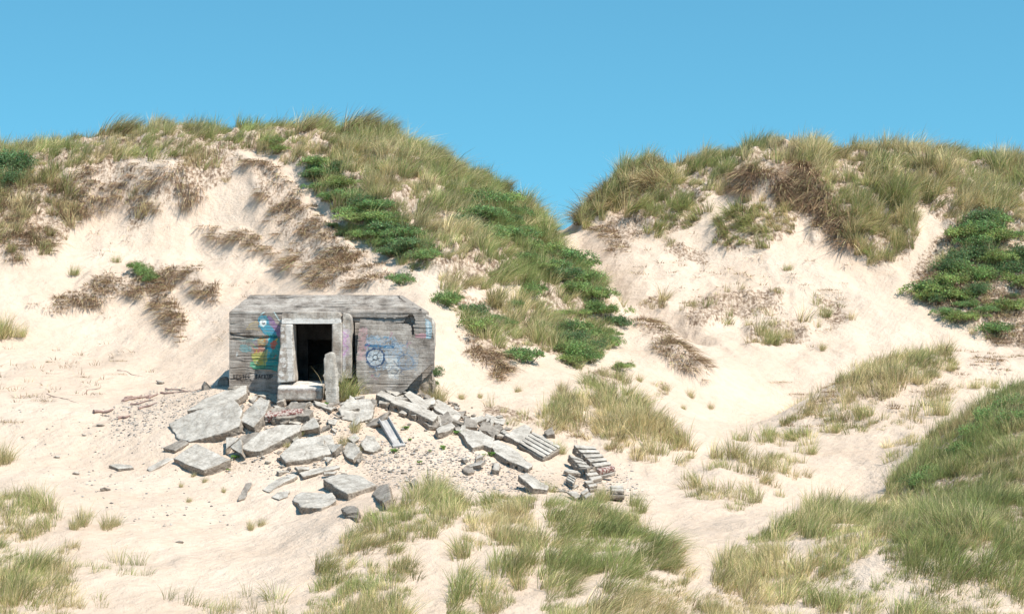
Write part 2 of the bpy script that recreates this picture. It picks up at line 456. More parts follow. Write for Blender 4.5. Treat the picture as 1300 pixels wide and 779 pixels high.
# ---------------------------------------------------------------- concrete materials
def concrete_material(name, base, dark, light, painted=False, planks=1.0, bump=0.5, stain=(0.20, 0.15, 0.11), broken=False):
    m, t, b = new_mat(name)
    tcn = nd(t, "ShaderNodeTexCoord")
    co = tcn.outputs['Object']
    n1 = nd(t, "ShaderNodeTexNoise", i_Scale=1.7, i_Detail=7.0, i_Roughness=0.65); t.links.new(co, n1.inputs['Vector'])
    r1 = ramp(t, [(0.30, dark), (0.48, base), (0.70, light)]); t.links.new(n1.outputs[0], r1.inputs[0])
    # grain left by the shuttering boards: streaks along local x
    mp = nd(t, "ShaderNodeMapping"); mp.inputs['Scale'].default_value = (1.1, 16, 16)
    t.links.new(co, mp.inputs[0])
    n2 = nd(t, "ShaderNodeTexNoise", i_Scale=1.0, i_Detail=6.0, i_Roughness=0.7); t.links.new(mp.outputs[0], n2.inputs['Vector'])
    r2 = ramp(t, [(0.32, (0.38, 0.34, 0.30)), (0.50, (1, 1, 1)), (0.72, (1.15, 1.15, 1.15))]); t.links.new(n2.outputs[0], r2.inputs[0])
    c = mixc(t, r1.outputs[0], r2.outputs[0], 0.62 * planks, 'MULTIPLY')
    # water runs: faint vertical streaks
    mpv = nd(t, "ShaderNodeMapping"); mpv.inputs['Scale'].default_value = (9, 9, 0.6); t.links.new(co, mpv.inputs[0])
    nv_ = nd(t, "ShaderNodeTexNoise", i_Scale=1.0, i_Detail=4.0); t.links.new(mpv.outputs[0], nv_.inputs['Vector'])
    rv = ramp(t, [(0.36, (0.62, 0.58, 0.55)), (0.50, (1, 1, 1)), (0.66, (1.12, 1.12, 1.12))]); t.links.new(nv_.outputs[0], rv.inputs[0])
    c = mixc(t, c, rv.outputs[0], 0.28, 'MULTIPLY')
    # lichen and damp blotches
    nb_ = nd(t, "ShaderNodeTexNoise", i_Scale=3.3, i_Detail=9.0, i_Roughness=0.72); t.links.new(co, nb_.inputs['Vector'])
    rb2 = ramp(t, [(0.40, (0.50, 0.46, 0.42)), (0.50, (0.95, 0.94, 0.92)), (0.62, (1.1, 1.09, 1.06))]); t.links.new(nb_.outputs[0], rb2.inputs[0])
    c = mixc(t, c, rb2.outputs[0], 0.42, 'MULTIPLY')
    n3 = nd(t, "ShaderNodeTexNoise", i_Scale=19.0, i_Detail=5.0, i_Roughness=0.7); t.links.new(co, n3.inputs['Vector'])
    r3 = ramp(t, [(0.30, (0.45, 0.42, 0.39)), (0.45, (0.92, 0.91, 0.9)), (0.6, (1.06, 1.06, 1.06))]); t.links.new(n3.outputs[0], r3.inputs[0])
    c = mixc(t, c, r3.outputs[0], 0.8, 'MULTIPLY')
    n4 = nd(t, "ShaderNodeTexNoise", i_Scale=0.9, i_Detail=5.0); t.links.new(co, n4.inputs['Vector'])
    mr = nd(t, "ShaderNodeMapRange"); mr.inputs[1].default_value = 0.58; mr.inputs[2].default_value = 0.74; mr.inputs[4].default_value = 0.55
    t.links.new(n4.outputs[0], mr.inputs[0])
    c = mixc(t, c, stain, mr.outputs[0])
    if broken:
        # side faces take a darker, browner tone than the top
        ab = nd(t, "ShaderNodeAttribute", attribute_name="side_tone")
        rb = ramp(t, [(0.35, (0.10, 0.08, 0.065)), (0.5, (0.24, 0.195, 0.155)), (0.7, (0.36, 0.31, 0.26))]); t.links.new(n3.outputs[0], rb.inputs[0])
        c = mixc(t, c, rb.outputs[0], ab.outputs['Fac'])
    if painted:
        at = nd(t, "ShaderNodeAttribute", attribute_name="paint")
        wr = nd(t, "ShaderNodeMapRange"); wr.inputs[1].default_value = 0.24; wr.inputs[2].default_value = 0.50
        t.links.new(n2.outputs[0], wr.inputs[0])
        mu = nd(t, "ShaderNodeMath", operation='MULTIPLY'); t.links.new(at.outputs['Alpha'], mu.inputs[0]); t.links.new(wr.outputs[0], mu.inputs[1])
        c = mixc(t, c, at.outputs['Color'], mu.outputs[0])
    t.links.new(c, b.inputs['Base Color'])
    b.inputs['Roughness'].default_value = 0.9
    b.inputs['Specular IOR Level'].default_value = 0.2
    ad = nd(t, "ShaderNodeMath", operation='MULTIPLY_ADD'); ad.inputs[1].default_value = 0.7
    t.links.new(n3.outputs[0], ad.inputs[0]); t.links.new(n2.outputs[0], ad.inputs[2])
    bp = nd(t, "ShaderNodeBump"); bp.inputs['Strength'].default_value = bump; bp.inputs['Distance'].default_value = 0.03
    t.links.new(ad.outputs[0], bp.inputs['Height']); t.links.new(bp.outputs[0], b.inputs['Normal'])
    return m
M_WALL = concrete_material("weathered_board_concrete", (0.325, 0.295, 0.27), (0.15, 0.132, 0.118), (0.45, 0.42, 0.39), painted=True)
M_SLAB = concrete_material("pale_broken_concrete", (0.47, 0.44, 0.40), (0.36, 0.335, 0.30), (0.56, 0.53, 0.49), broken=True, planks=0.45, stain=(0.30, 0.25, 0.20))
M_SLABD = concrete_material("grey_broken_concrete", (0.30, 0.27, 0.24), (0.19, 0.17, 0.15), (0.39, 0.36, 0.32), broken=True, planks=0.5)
M_FRAME = concrete_material("flaking_frame_concrete", (0.43, 0.39, 0.35), (0.25, 0.205, 0.175), (0.64, 0.61, 0.57), painted=True, planks=0.25, stain=(0.30, 0.22, 0.17))
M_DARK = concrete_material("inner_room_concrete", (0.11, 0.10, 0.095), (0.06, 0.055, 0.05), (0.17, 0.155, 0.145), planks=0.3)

# ---------------------------------------------------------------- rough solids
def panel(name, O, U, V, wid, hei, res, mask, disp, thick, paint, mat, parent):
    """solid panel with a finely modelled front: mask cuts openings, disp carves it, paint colours it"""
    nu = int(wid / res) + 1; nv = int(hei / res) + 1
    u = np.linspace(0, wid, nu); v = np.linspace(0, hei, nv)
    UU, VV = np.meshgrid(u, v)
    N = U.cross(V).normalized()                  # outward
    d = disp(UU, VV)
    edge = np.minimum(np.minimum(UU, wid - UU), np.minimum(VV, hei - VV))
    d = d * np.clip(edge / 0.05, 0.15, 1)
    o = np.array(O); un = np.array(U); vn_ = np.array(V); nn = np.array(N)
    fr = o + UU[..., None] * un + VV[..., None] * vn_ + d[..., None] * nn
    bk = o + UU[..., None] * un + VV[..., None] * vn_ - thick * nn
    n0 = nu * nv
    verts = np.concatenate([fr.reshape(-1, 3), bk.reshape(-1, 3)])
    ii = np.arange(n0).reshape(nv, nu)
    cu = (UU[:-1, :-1] + UU[1:, 1:]) / 2; cv = (VV[:-1, :-1] + VV[1:, 1:]) / 2
    m = mask(cu, cv)
    q = np.stack([ii[:-1, :-1], ii[:-1, 1:], ii[1:, 1:], ii[1:, :-1]], -1)
    f = q[m]
    faces = [f, (f + n0)[:, ::-1]]
    mp = np.pad(m, 1)
    c = mp[1:-1, 1:-1]
    for (sl, a, b_) in (((slice(0, -2), slice(1, -1)), 0, 1), ((slice(2, None), slice(1, -1)), 2, 3),
                        ((slice(1, -1), slice(0, -2)), 3, 0), ((slice(1, -1), slice(2, None)), 1, 2)):
        e = c & ~mp[sl]
        qq = q[e]
        faces.append(np.stack([qq[:, b_], qq[:, a], qq[:, a] + n0, qq[:, b_] + n0], -1))
    fa = np.concatenate(faces)
    used = np.unique(fa); re = np.full(2 * n0, -1); re[used] = np.arange(len(used))
    verts = verts[used]; fa = re[fa]
    me = mesh_np(name, verts, fa.ravel(), np.full(len(fa), 4, np.int32))
    pc = np.zeros((2 * n0, 4), np.float32)
    if paint is not None:
        pc[:n0] = paint(UU, VV).reshape(-1, 4)
    set_col(me, "paint", pc[used])
    return link(name, me, mat, parent)

def rough_solid(name, bm, mat, parent=None, voxel=0.035, amp=0.018, freq=3.0, seed=0, holes=(), mw=None, smooth=True, paint=None, dark_sides=True, rough=1.0):
    """voxel-remesh a closed bmesh (with optional round holes), then weather its surface"""
    me0 = bpy.data.meshes.new("tmp"); bm.to_mesh(me0); bm.free()
    ob = bpy.data.objects.new("tmp", me0); COL.objects.link(ob)
    cutters = []
    for (c, ax_, r, L) in holes:
        cb = bmesh.new()
        rot = Vector(ax_).to_track_quat('Z', 'Y').to_matrix().to_4x4()
        bmesh.ops.create_cone(cb, cap_ends=True, segments=14, radius1=r, radius2=r, depth=L, matrix=Matrix.Translation(c) @ rot)
        cm = bpy.data.meshes.new("c"); cb.to_mesh(cm); cb.free()
        co_ = bpy.data.objects.new("c", cm); COL.objects.link(co_); cutters.append(co_)
        md = ob.modifiers.new("b", 'BOOLEAN'); md.operation = 'DIFFERENCE'; md.object = co_; md.solver = 'EXACT'
    md = ob.modifiers.new("r", 'REMESH'); md.mode = 'VOXEL'; md.voxel_size = voxel; md.adaptivity = 0
    dg = bpy.context.evaluated_depsgraph_get()
    me = bpy.data.meshes.new_from_object(ob.evaluated_get(dg))
    me.name = name
    for c in cutters: bpy.data.objects.remove(c, do_unlink=True)
    bpy.data.objects.remove(ob, do_unlink=True)
    n = len(me.vertices)
    co = np.empty(n * 3, np.float32); me.vertices.foreach_get("co", co); co = co.reshape(-1, 3).astype(float)
    no = np.empty(n * 3, np.float32); me.vertex_normals.foreach_get("vector", no); no = no.reshape(-1, 3)
    a = fbm(co[:, 0] * freq, co[:, 1] * freq, co[:, 2] * freq, o=3, seed=seed)
    bite = np.minimum(fbm(co[:, 0] * 1.6, co[:, 1] * 1.6, co[:, 2] * 1.6, o=2, seed=seed + 5) + 0.12, 0) * 2.2
    side = (1.0 if dark_sides else 0.3) * np.clip((0.75 - np.abs(no[:, 2])) / 0.3, 0, 1)
    hi = fbm(co[:, 0] * 9, co[:, 1] * 9, co[:, 2] * 9, o=2, seed=seed + 9)
    co += no * ((a * 0.6 + bite * 1.3) * amp + rough * hi * (0.008 + 0.022 * side) * (amp / 0.018) ** 0.5)[:, None]
    me.vertices.foreach_set("co", co.astype(np.float32).ravel())
    me.polygons.foreach_set("use_smooth", np.full(len(me.polygons), smooth))
    me.update()
    fa_ = me.attributes.new("side_tone", 'FLOAT', 'POINT'); fa_.data.foreach_set("value", (side * (0.85 if dark_sides else 0.0)).astype(np.float32))
    if paint is not None:
        set_col(me, "paint", paint(co, no))
    o = link(name, me, mat, parent)
    if mw is not None: o.matrix_world = mw
    return o

def prism(poly2, z0, z1):
    bm = bmesh.new()
    top = [bm.verts.new((x, y, z1)) for x, y in poly2]
    bot = [bm.verts.new((x, y, z0)) for x, y in poly2]
    bm.faces.new(top); bm.faces.new(bot[::-1])
    n = len(poly2)
    for i in range(n):
        bm.faces.new((top[i], bot[i], bot[(i + 1) % n], top[(i + 1) % n]))
    bmesh.ops.recalc_face_normals(bm, faces=bm.faces)
    return bm

def box_bm(pts8):
    """pts8: 4 bottom then 4 top corners"""
    bm = bmesh.new()
    v = [bm.verts.new(p) for p in pts8]
    for f in ((0, 3, 2, 1), (4, 5, 6, 7), (0, 1, 5, 4), (1, 2, 6, 5), (2, 3, 7, 6), (3, 0, 4, 7)):
        bm.faces.new([v[i] for i in f])
    bmesh.ops.recalc_face_normals(bm, faces=bm.faces)
    return bm

def px_block(poly, D0, D1, org, shift=(0, 0)):
    """solid whose front outline is a photo polygon at distance D0, reaching back to D1"""
    bm = bmesh.new()
    k = D0
    fr = [bm.verts.new(P(x, y, D0) - org) for x, y in poly]
    bk = [bm.verts.new(P(x, y, D0) - org + Vector((shift[0], D1 - D0, shift[1]))) for x, y in poly]
    bm.faces.new(fr); bm.faces.new(bk[::-1])
    n = len(poly)
    for i in range(n):
        bm.faces.new((fr[i], bk[i], bk[(i + 1) % n], fr[(i + 1) % n]))
    bmesh.ops.recalc_face_normals(bm, faces=bm.faces)
    return bm

# ---------------------------------------------------------------- paint strokes (photo-pixel canvas at the wall)
class Canvas:
    def __init__(s, X, Y, seed=0):
        s.X, s.Y = X, Y
        s.c = np.zeros(X.shape + (4,), float)
        s.n = fbm(X / 1.4, Y / 1.4, o=3, seed=seed)
        s.wx = X + 0.9 * vnoise(X / 2.2, Y / 2.2, seed=seed + 1); s.wy = Y + 0.9 * vnoise(X / 2.2, Y / 2.2, seed=seed + 2)
    def lay(s, a, col):
        a = np.clip(a, 0, 1)
        a0 = s.c[..., 3]
        out = a + a0 * (1 - a)
        for i in range(3):
            s.c[..., i] = np.where(out > 1e-4, (col[i] * a + s.c[..., i] * a0 * (1 - a)) / np.maximum(out, 1e-4), 0)
        s.c[..., 3] = out
    def poly(s, pts_, col, a=0.9, rough=0.5):
        m = in_poly(s.wx, s.wy, pts_)
        s.lay(m * a * np.clip(1 + rough * s.n * 2, 0, 1), col)
    def line(s, pts_, wdt, col, a=0.95, rough=0.2):
        d = np.full(s.X.shape, 1e9)
        for (x1, y1), (x2, y2) in zip(pts_[:-1], pts_[1:]):
            vx, vy = x2 - x1, y2 - y1
            L = vx * vx + vy * vy + 1e-9
            t = np.clip(((s.X - x1) * vx + (s.Y - y1) * vy) / L, 0, 1)
            d = np.minimum(d, np.hypot(s.X - x1 - t * vx, s.Y - y1 - t * vy))
        s.lay(np.clip((wdt / 2 - d) / 0.35 + 0.5, 0, 1) * a * np.clip(1 + rough * s.n * 2, 0, 1), col)
    def ring(s, cx, cy, r, wdt, col, a=0.9, sy=1.0):
        d = np.abs(np.hypot(s.wx - cx, (s.wy - cy) / sy) - r)
        s.lay(np.clip((wdt / 2 - d) / 0.4 + 0.5, 0, 1) * a, col)
    def disc(s, cx, cy, r, col, a=0.9, sy=1.0, rough=0.3):
        d = np.hypot(s.wx - cx, (s.wy - cy) / sy)
        s.lay(np.clip((r - d) / 0.5 + 0.5, 0, 1) * a * np.clip(1 + rough * s.n * 2, 0, 1), col)

def paint_front(X, Y):
    c = Canvas(X, Y, 40)
    BL = (0.06, 0.31, 0.43); TL = (0.02, 0.27, 0.27); PU = (0.24, 0.13, 0.34); YE = (0.42, 0.42, 0.13); GR = (0.08, 0.36, 0.22)
    # bird-like figure in faded spray paint
    c.poly([(340, 401), (345, 402), (350, 410), (357, 416), (357, 428), (343, 428), (338, 420)], PU, 0.7)
    c.poly([(328, 402), (333, 399.5), (339, 401), (342, 410), (349, 420), (352, 425), (347, 430), (336, 424), (328, 414)], BL, 0.95, 0.3)
    c.poly([(338, 422), (352, 426), (357, 436), (358, 475), (347, 470), (334, 468), (338, 452), (336, 440), (343, 432)], TL, 0.95, 0.3)
    c.poly([(341, 424), (347, 426), (346, 440), (342, 452), (338, 458), (337, 450), (340, 438)], (0.06, 0.45, 0.55), 0.9)
    c.poly([(343, 436), (348, 432), (352, 429), (351, 438), (348, 443), (344, 441)], (0.50, 0.10, 0.06), 0.95)
    c.poly([(349, 432), (353, 427), (352, 434)], (0.60, 0.50, 0.10), 0.9)
    c.disc(332, 434, 6.0, (0.42, 0.24, 0.05), 0.8); c.disc(333, 434, 3.2, (0.55, 0.42, 0.25), 0.7)
    c.poly([(321, 440), (330, 438), (337, 443), (334, 450), (323, 449)], (0.34, 0.13, 0.09), 0.75)
    c.poly([(318, 432), (327, 430), (328, 437), (320, 438)], (0.28, 0.17, 0.22), 0.6)
    c.poly([(319, 449), (331, 447), (340, 444), (339, 457), (336, 466), (325, 466), (320, 458)], YE, 0.9, 0.35)
    c.disc(330, 460, 4.2, (0.40, 0.33, 0.05), 0.7)
    c.poly([(317, 460), (321, 458), (326, 464), (338, 463), (337, 468), (324, 469), (318, 466)], GR, 0.95)
    c.poly([(305, 438), (311, 437), (319, 440), (319, 446), (311, 447), (304, 444)], (0.10, 0.30, 0.33), 0.65, 0.6)
    c.poly([(295, 428), (330, 430), (338, 436), (318, 436), (300, 431)], (0.14, 0.30, 0.30), 0.35, 0.7)
    c.line([(313, 418), (318, 411), (325, 408), (328, 410)], 1.2, (0.45, 0.33, 0.12), 0.6)
    c.line([(314, 418), (321, 417), (329, 419)], 1.2, (0.45, 0.33, 0.12), 0.55)
    c.poly([(315, 412), (325, 408), (329, 417), (318, 418)], (0.40, 0.33, 0.20), 0.4)
    c.disc(333.8, 409.6, 4.9, (0.55, 0.72, 0.75), 0.95, rough=0.1); c.disc(333.8, 409.6, 3.6, (0.78, 0.80, 0.78), 0.9, rough=0.1)
    c.disc(334.2, 410, 2.0, (0.16, 0.18, 0.20), 0.95, rough=0.1); c.disc(334.6, 409.2, 0.7, (0.6, 0.6, 0.6), 0.9, rough=0)
    rs = np.random.default_rng(8)
    for q in range(22):
        x_, y_ = rs.uniform(320, 353), rs.uniform(424, 466); a = rs.uniform(0, 6.28); pl_ = [(x_, y_)]
        for w_ in range(4):
            a += rs.normal(0, 0.7); x_ += 2.0 * math.cos(a); y_ += 1.6 * math.sin(a); pl_.append((x_, y_))
        c.line(pl_, rs.uniform(0.5, 1.3), [(0.02, 0.12, 0.14), (0.50, 0.36, 0.06), (0.05, 0.42, 0.44), (0.40, 0.10, 0.07), (0.30, 0.45, 0.10)][int(rs.integers(0, 5))], 0.75, 0.4)
    c.line([(329, 402), (329, 415), (337, 424)], 0.8, (0.02, 0.14, 0.25), 0.8)
    c.line([(338, 425), (338, 442), (335, 455), (336, 467)], 0.9, (0.02, 0.12, 0.14), 0.7)
    # pale looping line from the roof edge to the door frame
    c.line([(331, 399), (334, 397), (338, 394.5), (344, 394.6), (348, 396), (351, 401), (354, 406), (358, 409)], 1.5, (0.50, 0.66, 0.68), 0.95, 0.1)
    c.line([(293, 397.5), (310, 396.3), (331, 396.4)], 1.1, (0.55, 0.55, 0.52), 0.6, 0.5)
    c.line([(301, 447), (300.5, 452)], 1.5, (0.62, 0.66, 0.66), 0.85)
    # black tags near the ground
    K = (0.012, 0.012, 0.018)
    def strokes(segs, x0, y0, sx, sy, wd):
        for sg in segs:
            c.line([(x0 + a * sx, y0 + b * sy) for a, b in sg], wd, K, 0.97, 0.05)
    B_ = [[(0, 1), (0, 0), (.7, .1), (.1, .5), (.8, .7), (0, 1)]]
    E_ = [[(.8, 0), (0, 0), (0, 1), (.8, 1)], [(0, .5), (.6, .5)]]
    S_ = [[(.8, .1), (.1, .1), (.1, .5), (.7, .5), (.7, .95), (0, 1)]]
    T_ = [[(0, 0), (.9, 0)], [(.45, 0), (.45, 1)]]
    R_ = [[(0, 1), (0, 0), (.8, .1), (.7, .5), (0, .55), (.9, 1.1), (1.3, 1.6)]]
    A_ = [[(0, 1), (.4, 0), (.8, 1)], [(.1, .6), (.7, .6)]]
    C_ = [[(.8, .1), (.1, .1), (0, .9), (.8, 1)]]
    K_ = [[(0, 0), (0, 1)], [(.8, 0), (.1, .5), (.8, 1)]]
    U_ = [[(0, 0), (.1, 1), (.7, 1), (.8, 0)]]
    P_ = [[(0, 1), (0, 0), (.8, .1), (.7, .5), (0, .5)]]
    x = 296.5
    for L in (B_, E_, S_, T_, E_, R_):
        strokes(L, x, 475.5, 3.0, 5.2, 0.95); x += 3.7
    c.line([(300, 482.5), (305, 481.5), (308, 484.5)], 1.2, K, 0.9)
    x = 324.5
    for L in (B_, A_, C_, K_, U_, P_):
        strokes(L, x, 475.2, 3.0, 5.2, 0.95); x += 3.8
    # faint scrawls
    c.line([(302, 410), (304, 407), (306, 411), (308, 408), (311, 411)], 0.7, (0.14, 0.12, 0.12), 0.5)
    # paint on the far right end
    c.poly([(527, 424), (541, 423), (541, 429), (527, 429)], (0.62, 0.28, 0.34), 0.6)
    c.poly([(540, 404), (548, 408), (548.5, 430), (541, 430)], (0.35, 0.55, 0.66), 0.75, 0.6)
    c.poly([(542, 406), (545, 408), (545, 428), (543, 428)], (0.70, 0.74, 0.75), 0.6, 0.6)
    return c.c

def paint_plate(X, Y):
    c = Canvas(X, Y, 60)
    c.poly([(455, 412), (466, 416), (467, 440), (464, 458), (453, 458)], (0.50, 0.27, 0.31), 0.42, 1.5)
    c.poly([(464, 424), (500, 427), (510, 440), (508, 466), (480, 470), (464, 462)], (0.30, 0.42, 0.54), 0.50, 1.6)
    c.poly([(500, 430), (532, 446), (530, 470), (505, 468)], (0.24, 0.33, 0.42), 0.40, 1.6)
    c.line([(465, 430), (472, 427), (480, 431), (488, 427), (497, 430)], 1.8, (0.08, 0.22, 0.34), 0.6, 0.8)
    c.line([(464, 438), (478, 439), (498, 440)], 3.4, (0.02, 0.12, 0.24), 0.95, 0.6)
    c.disc(476, 454, 11, (0.52, 0.57, 0.60), 0.7, rough=0.6)
    c.ring(476, 453.5, 11.3, 2.4, (0.02, 0.06, 0.14), 0.95)
    c.ring(476, 453.5, 7.6, 0.9, (0.06, 0.14, 0.24), 0.5)
    c.ring(476, 453.5, 3.5, 1.4, (0.015, 0.02, 0.03), 0.95)
    for a in (0.7, 2.3, 3.6, 5.3):
        c.line([(476 + 3.5 * math.cos(a), 453.5 + 3.5 * math.sin(a)), (476 + 10 * math.cos(a), 453.5 + 10 * math.sin(a))], 1.0, (0.03, 0.06, 0.1), 0.8)
    c.line([(464, 458), (470, 466), (478, 468), (486, 465)], 1.2, (0.03, 0.08, 0.14), 0.7)
    c.poly([(489, 453), (503, 454), (508, 464), (506, 482), (494, 480), (490, 466)], (0.60, 0.60, 0.58), 0.6, 0.8)
    c.ring(515, 459, 9.5, 1.8, (0.10, 0.17, 0.26), 0.6)
    c.ring(521, 462, 6.5, 1.4, (0.12, 0.20, 0.30), 0.45)
    c.line([(500, 458), (506, 466), (512, 469)], 1.6, (0.05, 0.10, 0.18), 0.6)
    rs = np.random.default_rng(3)
    for q in range(26):
        x_, y_ = rs.uniform(463, 528), rs.uniform(428, 478); a = rs.uniform(0, 6.28); pl_ = [(x_, y_)]
        for w_ in range(5):
            a += rs.normal(0, 0.9); x_ += 2.6 * math.cos(a); y_ += 1.9 * math.sin(a); pl_.append((x_, y_))
        c.line(pl_, rs.uniform(0.5, 1.1), [(0.02, 0.07, 0.15), (0.05, 0.16, 0.28), (0.45, 0.55, 0.62), (0.36, 0.12, 0.24)][int(rs.integers(0, 4))], 0.75, 0.5)
    c.line([(497, 447), (540, 441)], 0.9, (0.12, 0.14, 0.17), 0.5)
    return c.c

# ---------------------------------------------------------------- bunker
BD = 60.0
borg = P(421, 500, BD)
bunker = link("bunker", None, label="half-buried grey concrete bunker with graffiti and a dark doorway in the dune", cat="bunker")
bunker.location = borg
k = F / BD
x0 = P(291, 0, BD).x; x1 = P(551, 0, BD).x
z1 = P(0, 396, BD).z; zb = P(0, 525, BD).z
def uv2px(u, v, ox, oz):
    return CX + (ox + u) * k, CY - (oz + v - EYE) * k

def planks(u, v, seed=0, ph=0.115, crack=()):
    v2 = v + 0.012 * vnoise(u / 1.3, v * 0, seed=seed + 2)
    i = np.floor(v2 / ph); f = v2 / ph - i
    off = _h(i, np.floor(u / 2.2 + _h(i, i, i, 3)), i * 0, seed) * 0.006
    gv = -0.007 * np.exp(-((np.minimum(f, 1 - f) * ph) / 0.012) ** 2) * (0.6 + vnoise(u / 0.8, i, seed=seed + 4))
    gr = 0.005 * fbm(u / 0.5, v / 0.025, o=3, seed=seed + 1)
    er = -0.040 * np.clip(fbm(u / 1.1, v / 0.10, o=4, seed=seed + 8) - 0.30, 0, 1) / 0.3
    d = off + gv + gr + er
    for (pts_, wd, dp) in crack:
        xs = np.array([p[0] for p in pts_]); ys = np.array([p[1] for p in pts_])
        yy = np.interp(u, xs, ys) + 0.02 * fbm(u / 0.2, u * 0, o=3, seed=9)
        inside = (u > xs[0]) & (u < xs[-1])
        d = d - inside * dp * np.exp(-((v - yy) / wd) ** 2)
    return d
def pc(px, py):
    return ((px - 291) / k, P(0, py, BD).z - zb)
FC = [([pc(291, 423), pc(308, 427), pc(330, 429), pc(352, 427)], 0.028, 0.09),
      ([pc(300, 452), pc(320, 452), pc(352, 451)], 0.015, 0.035),
      ([pc(320, 463), pc(340, 464), pc(354, 465)], 0.013, 0.03),
      ([pc(291, 467), pc(310, 466), pc(330, 470)], 0.012, 0.03),
      ([pc(446, 409), pc(500, 411), pc(521, 409)], 0.02, 0.04)]
door = [(371.5, 411), (421, 411), (421, 483.5), (371.5, 483.5)]
gap = [(447.2, 410), (450.5, 409), (451.0, 462), (448, 462)]
gap2 = [(517, 402), (523, 397), (526, 402), (527, 410), (524, 412), (526, 424), (522, 425), (519, 411), (512, 410)]
def fmask(u, v):
    X, Y = uv2px(u, v, x0, zb)
    m = ~(in_poly(X, Y, door) | in_poly(X, Y, gap))
    # broken lower right corner
    m &= ~in_poly(X + 1.5 * vnoise(X / 3, Y / 3), Y, [(556, 466), (548, 470), (530, 490), (536, 540), (560, 540)])
    m &= ~in_poly(X, Y, [(286, 392), (294, 392), (286, 402)])
    m &= ~in_poly(X + 0.8 * vnoise(X / 2, Y / 2, seed=6), Y + 0.8 * vnoise(X / 2, Y / 2, seed=7), [(535, 390), (560, 390), (560, 430), (549.5, 428), (548, 405), (541, 399.5)])
    return m
def fdisp(u, v):
    d = planks(u, v, 1, crack=FC)
    X, Y = uv2px(u, v, x0, zb)
    d = d - 0.14 * in_poly(X + 0.6 * vnoise(X / 2, Y / 2), Y, gap2)
    d = d - 0.05 * in_poly(X, Y + 0.7 * vnoise(X / 3, Y / 3), [(447, 402.5), (500, 404), (512, 403), (520, 401), (521, 412), (447, 410)])
    return d
panel("front_wall", Vector((x0, BD, zb)) - borg, Vector((1, 0, 0)), Vector((0, 0, 1)), x1 - x0, z1 - zb, 0.018, fmask,
      fdisp, 0.45, lambda u, v: paint_front(*uv2px(u, v, x0, zb)), M_WALL, bunker)
# chamfer at the front of the roof
cl = P(318, 374, 61.2); cr = P(503, 374, 61.2)
ch = cl.z - z1
Vc = Vector((0, 1.2, ch)); Lc = Vc.length; Vc.normalize()
def cmask(u, v):
    t = v / Lc
    return (u > (cl.x - x0) * t) & (u < (P(537, 0, BD).x - x0) * (1 - t) + (cr.x - x0) * t + 0.14 * fbm(u * 0, v / 0.16, o=3, seed=4)) & (v < Lc - 0.05 + 0.06 * fbm(u / 0.5, u * 0, o=3, seed=14))
panel("roof_slope", Vector((x0, BD, z1)) - borg, Vector((1, 0, 0)), Vc, x1 - x0, Lc, 0.02, cmask,
      lambda u, v: planks(u, v, 5, ph=0.16) * 1.6 + 0.02 * fbm(u / 0.4, v / 0.3, o=3, seed=15), 0.10, None, M_WALL, bunker)
# roof, sides and back as one closed shell
def shell():
    bm = bmesh.new()
    rz = cl.z - 0.012; yb = 66.0
    lo = [(x0, BD + 0.45), (x1 - 0.42, BD + 0.45), (x1 - 0.42, yb), (x0, yb)]
    up = [(cl.x, 61.22), (cr.x, 61.22), (cr.x, yb - 1.0), (cl.x, yb - 1.0)]
    b = [bm.verts.new(Vector((x, y, zb - 1.5)) - borg) for x, y in lo]
    m_ = [bm.verts.new(Vector((x, y, z1 - 0.015)) - borg) for x, y in lo]
    t_ = [bm.verts.new(Vector((x, y, rz)) - borg) for x, y in up]
    for i in range(1, 4):
        j = (i + 1) % 4
        bm.faces.new((b[i], b[j], m_[j], m_[i])); bm.faces.new((m_[i], m_[j], t_[j], t_[i]))
    bm.faces.new(t_)
    me = bpy.data.meshes.new("rear_shell"); bm.to_mesh(me); bm.free()
    set_col(me, "paint", np.zeros((len(me.vertices), 4)))
    return link("rear_shell", me, M_WALL, bunker)
shell()
# short return wall at the right end, catching the sun
rough_solid("end_wall", px_block([(536, 398), (545, 401), (551, 410), (551.5, 432), (550, 470), (536, 470)], BD + 0.02, 61.2, borg), M_SLAB, bunker, voxel=0.04, amp=0.03, seed=3, dark_sides=False)
rough_solid("buttress", px_block([(531, 474), (546, 466), (551, 480), (552, 505), (530, 505)], BD + 0.12, 61.0, borg), M_SLAB, bunker, voxel=0.04, amp=0.05, seed=4)
